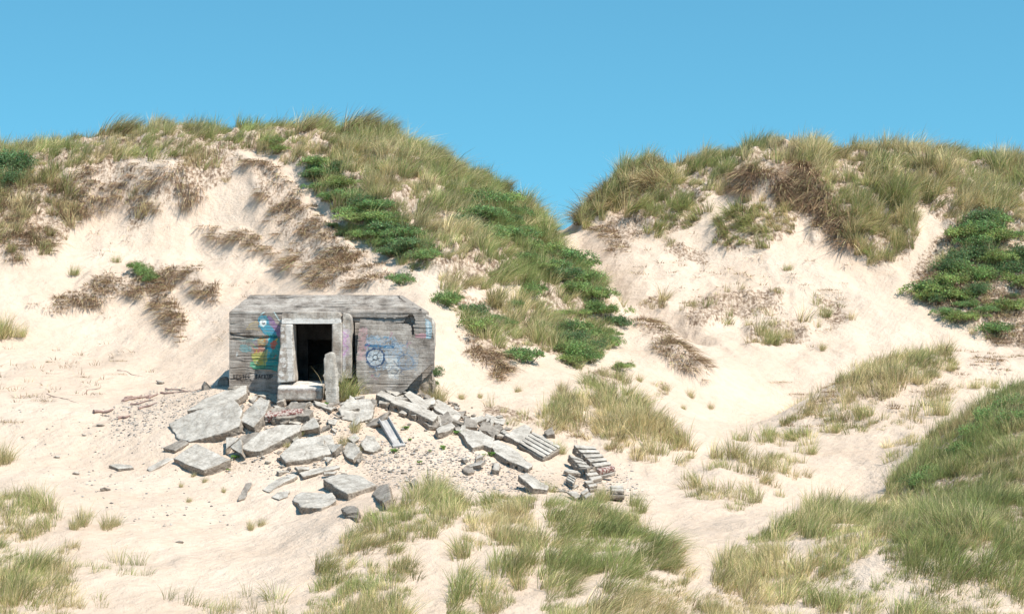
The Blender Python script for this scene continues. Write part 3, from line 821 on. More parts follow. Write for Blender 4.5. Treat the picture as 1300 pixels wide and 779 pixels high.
# rooms behind the doorway
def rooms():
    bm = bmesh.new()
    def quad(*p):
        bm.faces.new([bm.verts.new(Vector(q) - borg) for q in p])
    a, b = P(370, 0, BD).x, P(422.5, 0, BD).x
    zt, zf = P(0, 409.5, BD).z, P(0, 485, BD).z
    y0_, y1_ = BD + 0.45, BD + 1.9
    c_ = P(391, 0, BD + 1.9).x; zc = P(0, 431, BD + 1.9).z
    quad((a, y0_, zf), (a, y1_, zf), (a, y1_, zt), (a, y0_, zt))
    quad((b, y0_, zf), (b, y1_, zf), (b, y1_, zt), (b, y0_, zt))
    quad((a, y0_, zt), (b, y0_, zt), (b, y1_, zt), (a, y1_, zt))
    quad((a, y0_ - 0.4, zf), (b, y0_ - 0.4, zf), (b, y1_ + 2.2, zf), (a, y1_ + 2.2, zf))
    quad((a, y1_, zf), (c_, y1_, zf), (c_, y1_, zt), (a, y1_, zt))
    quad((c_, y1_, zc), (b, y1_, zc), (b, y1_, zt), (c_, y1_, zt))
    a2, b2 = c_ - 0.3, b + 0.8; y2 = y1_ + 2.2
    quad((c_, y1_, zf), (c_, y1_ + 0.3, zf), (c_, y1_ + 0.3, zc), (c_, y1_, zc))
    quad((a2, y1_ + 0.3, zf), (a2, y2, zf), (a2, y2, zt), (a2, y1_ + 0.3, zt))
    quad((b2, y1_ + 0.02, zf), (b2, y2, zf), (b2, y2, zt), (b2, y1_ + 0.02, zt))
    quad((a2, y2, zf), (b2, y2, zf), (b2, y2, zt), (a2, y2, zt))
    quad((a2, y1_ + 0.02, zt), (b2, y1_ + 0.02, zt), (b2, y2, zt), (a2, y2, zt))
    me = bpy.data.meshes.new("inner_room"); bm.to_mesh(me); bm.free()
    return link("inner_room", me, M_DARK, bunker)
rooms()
# projecting concrete door frame
frame = link("door_frame", None, parent=bunker)
def fpaint(fn):
    def g(co, no):
        X = CX + (co[:, 0] + borg.x) * k; Y = CY - (co[:, 2] + borg.z - EYE) * k
        c = Canvas(X, Y, 77); fn(c, no)
        return c.c
    return g
WHT = (0.74, 0.73, 0.71)
def p_lintel(c, no):
    c.poly([(355, 404), (440, 404), (440, 412), (355, 412)], WHT, 0.75, 0.4)  # whitened lower band: the lit look of the lintel chamfer put into the colour
def p_left(c, no):
    c.poly([(366, 408), (375, 408), (376, 490), (370, 490)], WHT, 0.55, 0.4)
    for i, (y, s) in enumerate(((417, 3), (426, 2.5), (438, 4), (447, 3), (456, 4), (463, 2.5), (473, 3.5))):
        c.disc(361.5 + (i % 3) * 1.6, y, s, WHT, 0.75, rough=0.9)
        c.disc(364 - (i % 2) * 4, y + 4.5, s * 0.6, (0.24, 0.17, 0.14), 0.6, rough=0.9)
    c.poly([(350, 476), (362, 480), (373, 484), (373, 496), (350, 496)], (0.68, 0.70, 0.69), 0.7, 0.5)
def p_right(c, no):
    c.poly([(420, 420), (433, 420), (433, 450), (420, 450)], (0.27, 0.20, 0.155), 0.5, 0.6)
def p_wing(c, no):
    c.poly([(434, 410), (441, 412), (441, 470), (434, 470)], (0.60, 0.62, 0.66), 0.5, 0.6)
    for (a, b, s) in ((437, 424, 3), (439, 431, 3.2), (437, 439, 3.4), (438, 447, 2.6)):
        c.ring(a, b, s * 0.7, 1.1, (0.42, 0.22, 0.42), 0.75, 1.3)
    c.line([(435, 419), (444, 426), (436, 433), (444, 441), (436, 452)], 1.3, (0.42, 0.17, 0.42), 0.9)
    c.poly([(435, 415), (446, 418), (446, 450), (435, 456)], (0.50, 0.36, 0.52), 0.45, 0.9)
def p_sill(c, no):
    c.poly([(350, 480), (412, 480), (412, 492.5), (350, 492.5)], WHT, 0.55, 0.5)
    c.poly([(353, 491.5), (409, 491.5), (409, 497), (353, 497)], (0.20, 0.12, 0.10), 0.4, 0.9)
rough_solid("lintel", px_block([(357, 397), (392, 395.5), (430, 396), (433, 400), (433, 411), (357, 411)], 59.3, 60.0, borg), M_FRAME, frame, 0.025, 0.012, seed=11, paint=fpaint(p_lintel), dark_sides=False, rough=0.35)
rough_solid("jamb", px_block([(356, 411.5), (371, 411.5), (371.8, 440), (374, 484), (352, 486), (352.5, 465), (355, 440)], 59.15, 59.99, borg, shift=(0.02, 0)), M_FRAME, frame, 0.025, 0.014, seed=12, paint=fpaint(p_left), dark_sides=False, rough=0.4)
rough_solid("jamb", px_block([(421.5, 411.5), (434, 409), (434, 470), (437, 486), (421, 486)], 59.2, 59.99, borg), M_FRAME, frame, 0.025, 0.014, seed=13, paint=fpaint(p_right), dark_sides=False, rough=0.4)
rough_solid("wing_wall", px_block([(434.5, 402), (435, 396.5), (444, 399), (446, 403), (447, 415), (446, 438), (447, 480), (434.5, 480)], 59.42, 59.99, borg, shift=(0.0, 0)), M_FRAME, frame, 0.02, 0.014, seed=14, paint=fpaint(p_wing), dark_sides=False, rough=0.6)
sill_bm = box_bm([P(352, 507, 58.8) - borg, P(409, 507, 58.8) - borg, P(409, 507, 59.9) - borg + Vector((0, 0, -0.2)), P(352, 507, 59.9) - borg + Vector((0, 0, -0.2)),
                  P(352.5, 491.5, 58.8) - borg, P(409, 491.5, 58.8) - borg, P(415, 483.5, 59.9) - borg, P(355, 483.5, 59.9) - borg])
rough_solid("sill", sill_bm, M_FRAME, frame, 0.028, 0.018, seed=15, paint=fpaint(p_sill), dark_sides=False, rough=0.8)
# tilted, cracked-off piece of the front wall, right of the doorway
PLP = [(457, 404.5), (470, 406), (508, 410.5), (521, 412.5), (522.5, 428.5), (549.5, 430), (551.5, 440), (550, 461), (541, 467), (527, 481), (509, 500), (498, 503), (457, 500), (453, 480), (452, 463), (454, 430)]
PD = 59.35
porg = Vector((P(450, 0, PD).x, PD, P(0, 500, PD).z))
kp = F / PD
tl = 0.085
Vp = Vector((0.0, math.sin(tl), math.cos(tl)))
def pm(u, v):
    X = CX + (porg.x + u) * kp; Y = CY - (porg.z + v - EYE) * kp
    return X, Y
def plmask(u, v):
    X, Y = pm(u, v)
    return in_poly(X + 0.8 * fbm(X / 3, Y / 3, o=3, seed=1), Y + 0.8 * fbm(X / 3, Y / 3, o=3, seed=2), PLP)
pl = panel("broken_wall_slab", porg - borg, Vector((1, 0, 0)), Vp, 2.65, 2.5, 0.018, plmask,
      lambda u, v: 0.45 * planks(u, v, 21, ph=0.12) + 0.02 * fbm(u / 0.5, v / 0.4, o=4, seed=5), 0.26, lambda u, v: paint_plate(*pm(u, v)), M_WALL, bunker)
pl["label"] = "tilted broken wall slab with a blue sprayed circle, right of the doorway"
# ---------------------------------------------------------------- fallen concrete
def lifted(px, py, lift):
    D = np.arange(38, 100, 0.02)
    x = (px - CX) / F * D; z = EYE - (py - CY) / F * D
    k_ = np.nonzero(z <= gz(x, D) + lift)[0]
    d = D[k_[0]] if len(k_) else 60.0
    return P(px, py, d)

def slab(poly, th, label, name="concrete_slab", cat="concrete slab", mat=None, tilt=(0, 0, 0), lift=0.55, axis=None, holes=0, hole_edge=None,
         voxel=0.027, amp=0.018, seed=None, slabs_group=None, hole_r=0.055, dshift=0.0, nrm=None):
    """concrete slab whose top outline is given in photo pixels; lies on the sand at that spot"""
    cx = sum(p[0] for p in poly) / len(poly); cy = sum(p[1] for p in poly) / len(poly)
    A = lifted(cx, cy, th * lift)
    if dshift: A = P(cx, cy, A.y + dshift)
    n = (gnormal(A.x, A.y, 1.0) + Vector(tilt)) if nrm is None else Vector(nrm)
    n.normalize()
    pts3 = []
    for (px, py) in poly:
        r = P(px, py, 1.0) - Vector((0, 0, EYE))
        t_ = (A - Vector((0, 0, EYE))).dot(n) / r.dot(n)
        pts3.append(Vector((0, 0, EYE)) + r * t_)
    # local frame: x along the longest edge
    if axis is None:
        L = [(pts3[(i + 1) % len(pts3)] - pts3[i]) for i in range(len(pts3))]
        X = max(L, key=lambda v: v.length)
    else:
        X = pts3[axis[1]] - pts3[axis[0]]
    X = (X - n * X.dot(n)).normalized()
    Yv = n.cross(X)
    M = Matrix((X, Yv, n)).transposed().to_4x4()
    M.translation = A - n * th
    Mi = M.inverted()
    p2 = [(Mi @ p) for p in pts3]
    rj = random.Random(int(cx * 13 + cy))
    jag = []
    for i in range(len(p2)):
        a, b = p2[i], p2[(i + 1) % len(p2)]
        e = b - a; L_ = e.length; nn_ = Vector((-e.y, e.x, 0)).normalized()
        kk_ = max(1, min(6, int(L_ / 0.22)))
        for q in range(kk_):
            f = q / kk_ + (rj.uniform(-0.3, 0.3) / kk_ if q else 0)
            p = a.lerp(b, f) + nn_ * (rj.uniform(-0.035, 0.035) if q else 0) * min(1, L_)
            jag.append((p.x, p.y))
    bm = prism(jag, 0, th)
    hl = []
    if holes:
        i, j = hole_edge
        a = Vector((p2[i].x, p2[i].y, th * 0.45)); b = Vector((p2[j].x, p2[j].y, th * 0.45))
        e = (b - a).normalized(); inn = Vector((-e.y, e.x, 0))
        c0 = Vector((sum(p.x for p in p2) / len(p2), sum(p.y for p in p2) / len(p2), th * 0.45))
        if inn.dot(c0 - a) < 0: inn = -inn
        for q in range(holes):
            f = (q + 0.6) / (holes + 0.2)
            hl.append((a.lerp(b, f), inn, hole_r, 0.7))
    sd_ = seed if seed is not None else int(cx * 7 + cy)
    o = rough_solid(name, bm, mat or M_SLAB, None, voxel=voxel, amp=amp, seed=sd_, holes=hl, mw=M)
    o["label"] = label; o["category"] = cat
    if slabs_group: o["group"] = slabs_group
    return o

G1 = "broken concrete slabs below the bunker"
def S(*a, **kw):
    kw.setdefault("slabs_group", G1)
    return slab(*a, **kw)
S([(213,537),(250,520),(297,507),(308,519),(304,540),(283,549),(240,560),(227,557)], 0.42, "largest thick pale slab with a seam across it, at the far left of the rubble", tilt=(-0.12,-0.10,0), amp=0.03, lift=0.8)
S([(237,521),(262,504),(300,489),(313,489),(313,498),(302,506),(262,517)], 0.22, "long pale slab lying behind the largest slab at the foot of the wall", tilt=(-0.1,0.02,0), lift=0.9)
S([(303,532),(312,520),(331,503),(342,508),(336,526),(321,542)], 0.30, "narrow tilted block between the largest slab and the red-edged slab", tilt=(-0.15,-0.05,0), lift=1.0)
o = S([(333,522),(346,517),(386,515),(398,521),(393,527),(345,530)], 0.26, "grey slab with a crumbling red edge below the sill", mat=M_SLABD, lift=0.9)
S([(291,567),(307,551),(322,546),(334,548),(318,558),(303,572)], 0.14, "thin grey slab propped against the wide flat slab", mat=M_SLABD, tilt=(-0.15,-0.1,0), lift=0.9)
S([(305,568),(330,547),(356,538),(384,537),(381,546),(350,562),(330,572),(318,572)], 0.32, "wide flat slab with brown grass along its lower edge", tilt=(0.0,0.0,0), mat=M_SLAB, lift=0.8)
S([(220,581),(234,571),(249,562),(272,572),(293,582),(275,590),(258,596),(240,590)], 0.44, "square thick block lying lowest at the left of the rubble", tilt=(-0.05,-0.05,0), amp=0.022, lift=0.75)
S([(355,577),(376,557),(421,550),(425,562),(427,573),(400,580),(363,586)], 0.32, "light five-sided slab in the middle of the rubble", tilt=(0,-0.03,0), lift=0.8)
S([(378,598),(395,594),(430,589),(432,592),(384,604)], 0.09, "thin concrete plank lying below the light five-sided slab", voxel=0.025, amp=0.01, lift=1.0)
S([(410,607),(430,600),(460,603),(477,614),(462,620),(441,626),(425,617)], 0.40, "pale block with a brown shaded front beside the small grey wedge", tilt=(0.05,-0.03,0), lift=0.75)
S([(371,633),(381,623),(422,625),(428,633),(418,640),(408,644),(382,643)], 0.34, "rounded pale block lying lowest in the middle of the slope", amp=0.035, lift=0.6)
S([(472,627),(480,615),(493,614),(496,632),(486,638)], 0.22, "small grey wedge half hidden by the foreground grass", mat=M_SLABD, tilt=(-0.3,0,0), lift=0.7)
S([(331,620),(348,609),(372,600),(378,603),(358,613),(342,624)], 0.12, "pointed sliver of concrete sunk in the sand under the plank", voxel=0.03, lift=0.7)
S([(302,634),(311,613),(320,611),(311,632)], 0.05, "flat grey flake lying alone on the sand left of the rounded block", mat=M_SLABD, voxel=0.025, amp=0.008, lift=0.9)
S([(344,630),(352,624),(368,622),(366,629),(354,633)], 0.06, "thin flake beside the rounded pale block", voxel=0.025, amp=0.01, lift=0.9)
S([(430,518),(440,506),(470,506),(475,514),(472,530),(455,536),(434,531)], 0.40, "large pale boulder of concrete right of the leaning slab", amp=0.05, tilt=(0,-0.3,0), lift=0.55)
S([(457,562),(465,552),(476,553),(484,568),(474,573),(462,570)], 0.28, "pale rounded chunk left of the steel channel", amp=0.04, lift=0.5)
S([(434,571),(441,560),(452,562),(458,572),(448,583),(440,580)], 0.28, "angular chunk with a dark left face between two dry tufts", amp=0.03, tilt=(-0.3,0,0), lift=0.7)
S([(440,555),(450,548),(457,555),(449,562)], 0.2, "small pale chunk above the angular chunk", amp=0.03, lift=0.6)
S([(374,505),(384,505),(400,512),(398,516),(388,513)], 0.08, "thin strip of concrete lying just below the sill", voxel=0.025, amp=0.01, lift=1.0)
S([(398,508),(412,511),(424,517),(420,520),(402,514)], 0.08, "thin strip of concrete under the leaning slab", voxel=0.025, amp=0.01, lift=1.0)
S([(385,529),(397,524),(400,534),(390,538)], 0.16, "small pale stone at the right end of the red-edged slab", amp=0.03, voxel=0.03)
S([(207,568),(230,557),(240,561),(222,571)], 0.14, "low stone wedged under the left corner of the largest slab", mat=M_SLABD, lift=0.7)
S([(186,594),(205,583),(220,577),(222,582),(205,590),(190,598)], 0.08, "thin dirty plank of concrete reaching left from the square block", voxel=0.03, lift=0.9)
S([(138,590),(148,588),(166,590),(170,593),(150,594.5)], 0.10, "long thin stone alone on the open sand left of the rubble", voxel=0.02, amp=0.01, lift=0.9)
# red crumbling brick edge
M_RED, t_, b_ = new_mat("crumbling_red_brick")
n_ = nd(t_, "ShaderNodeTexNoise", i_Scale=14.0, i_Detail=5.0); tc_ = nd(t_, "ShaderNodeTexCoord"); t_.links.new(tc_.outputs['Object'], n_.inputs['Vector'])
r_ = ramp(t_, [(0.35, (0.13, 0.05, 0.05)), (0.45, (0.20, 0.085, 0.07)), (0.55, (0.42, 0.36, 0.32))]); t_.links.new(n_.outputs[0], r_.inputs[0]); t_.links.new(r_.outputs[0], b_.inputs['Base Color'])
b_.inputs['Roughness'].default_value = 0.95
Mo = o.matrix_world.copy()
pw = [P(333, 523, 1), P(396, 521, 1)]
def on_plane(px, py, M):
    n = M.col[2].to_3d(); A = M.translation + n * 0.27
    r = P(px, py, 1.0) - Vector((0, 0, EYE)); t = (A - Vector((0, 0, EYE))).dot(n) / r.dot(n)
    return M.inverted() @ (Vector((0, 0, EYE)) + r * t)
a_, b2_, c_, d_ = [on_plane(*q, Mo) for q in ((334, 522.5), (384, 519.5), (385, 524.5), (336, 530.5))]
bm_ = prism([(p.x, p.y) for p in (a_, b2_, c_, d_)], 0.12, 0.31)
e_ = rough_solid("brick_edge", bm_, M_RED, None, voxel=0.025, amp=0.035, freq=7, seed=8)
e_.parent = o
# upright shards and leaning slab (outlines standing in the sand)
def upright(poly, th, D, label, mat=M_SLAB, cat="concrete slab", turn=0.0, name="concrete_slab", amp=0.02, voxel=0.03, lean=0.0):
    cx = sum(p[0] for p in poly) / len(poly); by = max(p[1] for p in poly)
    org = P(cx, by, D)
    bm = bmesh.new()
    fr = [P(x, y, D) - org for x, y in poly]
    back = Vector((math.sin(turn) * th, math.cos(turn) * th, 0))
    f = [bm.verts.new(p + Vector((0, lean * p.z, 0))) for p in fr]
    b = [bm.verts.new(p + Vector((0, lean * p.z, 0)) + back) for p in fr]
    bm.faces.new(f); bm.faces.new(b[::-1])
    for i in range(len(f)):
        j = (i + 1) % len(f); bm.faces.new((f[i], b[i], b[j], f[j]))
    bmesh.ops.recalc_face_normals(bm, faces=bm.faces)
    oo = rough_solid(name, bm, mat, None, voxel=voxel, amp=amp, seed=int(cx), mw=Matrix.Translation(org), dark_sides=False, rough=0.5)
    oo["label"] = label; oo["category"] = cat; oo["group"] = G1
    return oo
upright([(410.5,450),(418,446.5),(421.5,448),(425,470),(427,500),(427,515),(421,517),(413,514),(412,500),(410,478)], 0.14, 58.55, "upright pale slab leaning against the right side of the doorway", turn=0.75, lean=0.05, amp=0.012, voxel=0.025)
upright([(259,505),(258,490),(262,483),(266,487),(271,494),(272,505)], 0.22, 60.4, "pointed dark shard standing in the sand left of the bunker", mat=M_SLABD, turn=-0.5)
upright([(275,497),(276,484),(280,479),(286,478),(290,483),(291,498)], 0.40, 60.9, "dark rounded chunk against the left foot of the bunker wall", mat=M_SLABD, amp=0.04)
# hollow-core slabs and slabs running down to the right
HG = G1
S([(477,500),(484,495),(503,503),(500,509),(490,506)], 0.26, "short hollow block with one round hole, below the sprayed slab", holes=2, hole_edge=(0,3), lift=1.1, voxel=0.028)
S([(485,486),(489,484),(509,498),(503,502),(487,493)], 0.14, "narrow pale strip leaning above the short hollow block", lift=1.2)
S([(495,509),(503,505),(528,512),(556,526),(550,534),(530,524)], 0.30, "long hollow-core slab with three round holes in its front edge", holes=4, hole_edge=(0,4), lift=1.0, voxel=0.026, hole_r=0.065)
S([(513,500),(520,495),(534,503),(547,514),(541,519),(524,511)], 0.18, "pale slab overlapping the back of the long hollow-core slab", lift=1.4)
S([(545,508),(556,506),(570,514),(586,526),(581,533),(568,529),(552,519)], 0.20, "flat grey slab beside the dry tuft at the bunker's right corner", lift=1.2, mat=M_SLAB)
S([(553,544),(557,540),(573,536),(578,540),(570,546),(556,549)], 0.20, "small block with a sunlit brown face at the end of the hollow-core slab", mat=M_SLAB, lift=1.0)
S([(534,531),(541,528),(548,533),(560,534),(556,541),(545,541)], 0.14, "cracked grey fragment between the hollow-core slab and its end block", mat=M_SLABD, lift=1.1)
S([(562,531),(568,528),(578,534),(574,539),(565,538)], 0.12, "small pale fragment right of the cracked grey fragment", lift=1.1)
S([(577,543),(585,541),(612,548),(628,556),(624,568),(614,564),(600,568),(594,562),(588,552)], 0.20, "jagged pale slab with a stepped front edge", lift=1.0, voxel=0.028)
S([(622,560),(632,558),(648,566),(662,577),(677,590),(671,595),(640,581),(627,573)], 0.24, "long narrow slab with three dark holes at its lower end", holes=3, hole_edge=(6,5), lift=0.9, voxel=0.026, hole_r=0.055)
S([(588,541),(590,528),(597,530),(606,535),(607,542)], 0.20, "dark broken chunk at the upper end of the jagged slab", mat=M_SLABD, tilt=(0,-0.3,0), lift=1.0)
S([(607,545),(612,534),(620,536),(636,546),(632,551),(620,547)], 0.22, "dark crumbling chunk above the jagged slab", mat=M_SLABD, tilt=(0,-0.2,0), lift=1.0)
S([(612,531),(618,524),(642,531),(640,538),(622,534)], 0.10, "buried pale slab showing behind the dark crumbling chunk", lift=0.7)
S([(640,551),(652,544),(667,538),(676,543),(672,551),(660,562),(650,556)], 0.20, "pale rounded slab joined to the grooved panel", lift=1.1)
S([(690,547),(701,541),(704,550),(694,552)], 0.22, "small split stone in front of the straw-coloured bush", mat=M_SLABD, lift=0.8, tilt=(-0.2,-0.2,0))
S([(586,594),(592,588),(602,592),(604,598),(594,600)], 0.16, "rounded grey stone alone below the jagged slab", mat=M_SLABD, amp=0.03, lift=0.7)
S([(625,595),(627,586),(634,587),(634,596)], 0.18, "small upright pale stone below the narrow slab with holes", amp=0.03, lift=0.8)
S([(520,611),(526,606),(532,612),(527,617)], 0.14, "small bluish stone at the top of the foreground grass", mat=M_SLABD, amp=0.02, lift=0.8)
S([(433,644),(440,640),(452,641),(456,648),(440,651)], 0.2, "dark stone at the left end of the foreground grass", mat=M_SLABD, lift=0.6)
S([(436,654),(445,650),(456,652),(454,657)], 0.12, "lowest dark stone at the left end of the foreground grass", mat=M_SLABD, lift=0.6)
# steel channel
def channel():
    A = lifted(497, 549, 0.10)
    a, b, c, d = [P(x, y, 1) for x, y in ((483, 535), (491, 530), (512, 563), (500, 568))]
    n = (gnormal(A.x, A.y, 1.0) + Vector((0, -0.15, 0))).normalized()
    def pj(r):
        r = r - Vector((0, 0, EYE)); t = (A - Vector((0, 0, EYE))).dot(n) / r.dot(n); return Vector((0, 0, EYE)) + r * t
    a, b, c, d = map(pj, (a, b, c, d))
    L = ((d - a) + (c - b)) / 2; W = ((b - a) + (c - d)) / 2
    X = L.normalized(); Y = (W - X * W.dot(X)).normalized(); N = X.cross(Y)
    if N.dot(n) < 0: N = -N; 
    M = Matrix((X, Y, N)).transposed().to_4x4(); M.translation = (a + b + c + d) / 4
    l = L.length / 2; w_ = W.length / 2
    bm = bmesh.new()
    for (y0_, y1_, z0_, z1_) in ((-w_, w_, -0.03, 0), (-w_, -w_ + 0.03, 0.001, 0.07), (w_ - 0.03, w_, 0.001, 0.10)):
        bmesh.ops.create_cube(bm, size=1, matrix=Matrix.Translation((0, (y0_ + y1_) / 2, (z0_ + z1_) / 2)) @ Matrix.Diagonal((2 * l, y1_ - y0_, z1_ - z0_, 1)))
    bmesh.ops.create_cube(bm, size=1, matrix=Matrix.Translation((l + 0.02, 0, -0.02)) @ Matrix.Diagonal((0.12, 2 * w_ + 0.06, 0.16, 1)))
    bmesh.ops.bevel(bm, geom=bm.edges[:], offset=0.006, segments=1, affect='EDGES')
    me = bpy.data.meshes.new("channel_beam"); bm.to_mesh(me); bm.free()
    m, t, bb = new_mat("chalky_painted_metal")
    nn = nd(t, "ShaderNodeTexNoise", i_Scale=5.0, i_Detail=6.0)
    rr = ramp(t, [(0.35, (0.30, 0.29, 0.30)), (0.5, (0.40, 0.385, 0.37)), (0.7, (0.50, 0.485, 0.465))]); t.links.new(nn.outputs[0], rr.inputs[0]); t.links.new(rr.outputs[0], bb.inputs['Base Color'])
    bb.inputs['Roughness'].default_value = 0.7
    o = link("channel_beam", me, m, label="pale trough-shaped channel lying on the sand slope below the hollow slab", cat="channel beam")
    o.matrix_world = M
channel()
# grooved and slotted panels
def ribbed(quad, nrib, label, th=0.12, rib_h=0.10, gapf=0.25, mat=M_SLAB, lift=1.0, tilt=(0, 0, 0), rail=True, name="slotted_panel", cat="concrete panel", base=M_SLABD, depth=1.0, split=False):
    """quad a-b-c-d in photo px; ribs run from edge a-d to edge b-c"""
    cx = sum(p[0] for p in quad) / 4; cy = sum(p[1] for p in quad) / 4
    A = lifted(cx, cy, (th + rib_h) * lift)
    n = (gnormal(A.x, A.y, 1.0) + Vector(tilt)).normalized()
    def pj(px, py):
        r = P(px, py, 1) - Vector((0, 0, EYE)); t = (A - Vector((0, 0, EYE))).dot(n) / r.dot(n); return Vector((0, 0, EYE)) + r * t
    a, b, c, d = [pj(*q) for q in quad]
    X = (b - a).normalized(); Y = n.cross(X); M = Matrix((X, Y, n)).transposed().to_4x4(); M.translation = A - n * (th + rib_h)
    Mi = M.inverted(); a, b, c, d = [Mi @ p for p in (a, b, c, d)]
    root = link(name, None, label=label, cat=cat, group="slotted and grooved concrete panels"); root.matrix_world = M
    bm = prism([(p.x, p.y) for p in (a, b, c, d)], 0, th)
    rough_solid("base", bm, base, root, voxel=0.03, amp=0.012, seed=int(cx))
    for i in range(nrib):
        f0 = (i + gapf * 0.5) / nrib; f1 = (i + 1 - gapf * 0.5) / nrib
        q = [a.lerp(d, f0), b.lerp(c, f0), b.lerp(c, f1), a.lerp(d, f1)]
        j0, j1 = random.uniform(0, 0.02), random.uniform(0, 0.05)
        q = [q[0].lerp(q[1], j0), q[1].lerp(q[0], j1), q[2].lerp(q[3], j1), q[3].lerp(q[2], j0)]
        rb = rough_solid("rib", prism([(p.x, p.y) for p in q], th + 0.002, th + rib_h), mat, root, voxel=0.022, amp=0.012, seed=int(cx) + i)
    return root
ribbed([(664, 556), (676, 546), (714, 567), (692, 580)][:4], 1, "tmp") if False else None
ribbed([(658, 561), (690, 580), (714, 566), (677, 546)], 5, "grooved panel with five long parallel bars, right of the pale rounded slab", th=0.14, rib_h=0.05, gapf=0.22, name="grooved_panel", lift=1.2)
ribbed([(727, 563), (754, 565), (783, 594), (762, 599)], 6, "upper slotted panel of six bars with a reddish lower end", th=0.16, rib_h=0.13, gapf=0.34, lift=1.15, tilt=(0.0, -0.12, 0))
ribbed([(721, 575), (738, 581), (766, 606), (752, 610)], 6, "lower slotted panel of six bars beneath the reddish-ended one", th=0.12, rib_h=0.12, gapf=0.34, lift=1.0, tilt=(0.0, -0.12, 0))
ribbed([(722, 600), (732, 605), (728, 613), (718, 607)], 3, "small three-barred fragment left of the slotted panels", th=0.08, rib_h=0.09, gapf=0.32, lift=1.0)
ribbed([(736, 624), (745, 618), (752, 628), (744, 632)], 2, "small two-barred fragment lowest below the slotted panels", th=0.10, rib_h=0.1, gapf=0.3, lift=1.0)
ribbed([(775, 615), (792, 615), (793, 623), (776, 622)], 2, "dark two-barred block alone right of the slotted panels", th=0.12, rib_h=0.12, gapf=0.3, lift=1.1, mat=M_SLAB)
ribbed([(741, 609), (751, 608), (759, 616), (749, 618)], 2, "tiny barred fragment just under the lower slotted panel", th=0.06, rib_h=0.08, gapf=0.35, lift=1.0)
for x in [ob for ob in COL.objects if ob.name.startswith("rib") and ob.parent and "reddish lower end" in ob.parent["label"]][-1:]:
    x.data.materials.clear(); x.data.materials.append(M_RED); x["label"] = "reddish brick bar at the lower end"

# ---- middle-sized broken plates: six shapes, copied through the heap
plates = []
for i in range(6):
    r = np.random.default_rng(150 + i)
    m_ = r.integers(4, 7); an = np.sort(r.uniform(0, 6.28, m_) * 0.35 + np.arange(m_) * 6.28 / m_ * 0.9)
    rad = r.uniform(0.7, 1.0, m_)
    oo = rough_solid("broken_plate", prism([(math.cos(a) * q * 0.42, math.sin(a) * q * 0.27) for a, q in zip(an, rad)], 0, (0.10, 0.16, 0.12, 0.2, 0.09, 0.14)[i]),
                     (M_SLAB, M_SLABD, M_SLAB, M_SLAB, M_SLABD, M_SLAB)[i], None, voxel=0.024, amp=0.022, seed=160 + i)
    plates.append(oo.data); bpy.data.objects.remove(oo, do_unlink=True)
rp = random.Random(44)
for (poly, n, lab, grp) in [
    ([(300,498),(352,508),(430,518),(470,505),(478,545),(430,548),(400,550),(345,545),(300,545)], 58, "hand-sized to armful broken plate in the pile directly below the doorway", "broken plates below the doorway"),
    ([(478,492),(520,500),(590,530),(660,550),(640,560),(560,545),(500,528)], 60, "broken plate jammed between the long slabs right of the doorway", "broken plates between the long slabs"),
    ([(290,560),(430,560),(470,590),(440,625),(360,625),(300,600)], 16, "broken plate half buried among the lower slabs", "broken plates among the lower slabs"),
    ([(560,570),(720,600),(790,610),(770,640),(600,615)], 10, "broken plate on the gravelly sand before the slotted panels", "broken plates near the slotted panels")]:
    xs = [p[0] for p in poly]; ys = [p[1] for p in poly]; c = 0
    while c < n:
        px = rp.uniform(min(xs), max(xs)); py = rp.uniform(min(ys), max(ys))
        if not bool(in_poly(np.array([px]), np.array([py]), poly)[0]): continue
        p = hit(px, py); s = rp.uniform(0.5, 1.6) if c % 3 == 0 else rp.uniform(0.4, 0.9)
        oo = bpy.data.objects.new("broken_plate", rp.choice(plates)); COL.objects.link(oo)
        oo.location = p + Vector((0, 0, rp.uniform(-0.03, 0.10))); oo.scale = (s, s, s)
        n_ = (gnormal(p.x, p.y, 1.0) + Vector((rp.uniform(-0.5, 0.3), rp.uniform(-0.5, 0.2), 0))).normalized()
        oo.rotation_mode = 'QUATERNION'; oo.rotation_quaternion = n_.to_track_quat('Z', 'Y') @ Matrix.Rotation(rp.uniform(0, 6.28), 3, 'Z').to_quaternion()
        oo["label"] = lab; oo["category"] = "concrete slab"; oo["group"] = grp
        c += 1
# ---- loose stones: eight shapes, copied
protos = []
for i in range(8):
    bm = bmesh.new()
    r = np.random.default_rng(100 + i)
    sc = (1.0, r.uniform(0.5, 0.9), r.uniform(0.3, 0.6))
    for q in range(12):
        v = r.normal(size=3); v /= np.linalg.norm(v); v *= r.uniform(0.75, 1.0)
        bm.verts.new((v[0] * sc[0], v[1] * sc[1], v[2] * sc[2]))
    res = bmesh.ops.convex_hull(bm, input=bm.verts)
    bmesh.ops.delete(bm, geom=[e for e in res['geom_interior'] if isinstance(e, bmesh.types.BMVert)], context='VERTS')
    bmesh.ops.recalc_face_normals(bm, faces=bm.faces)
    oo = rough_solid("rubble_stone", bm, (M_SLAB, M_SLABD, M_SLAB, M_SLAB)[i % 4], None, voxel=0.12, amp=0.08, freq=2.0, seed=200 + i, smooth=False)
    protos.append(oo.data); bpy.data.objects.remove(oo, do_unlink=True)
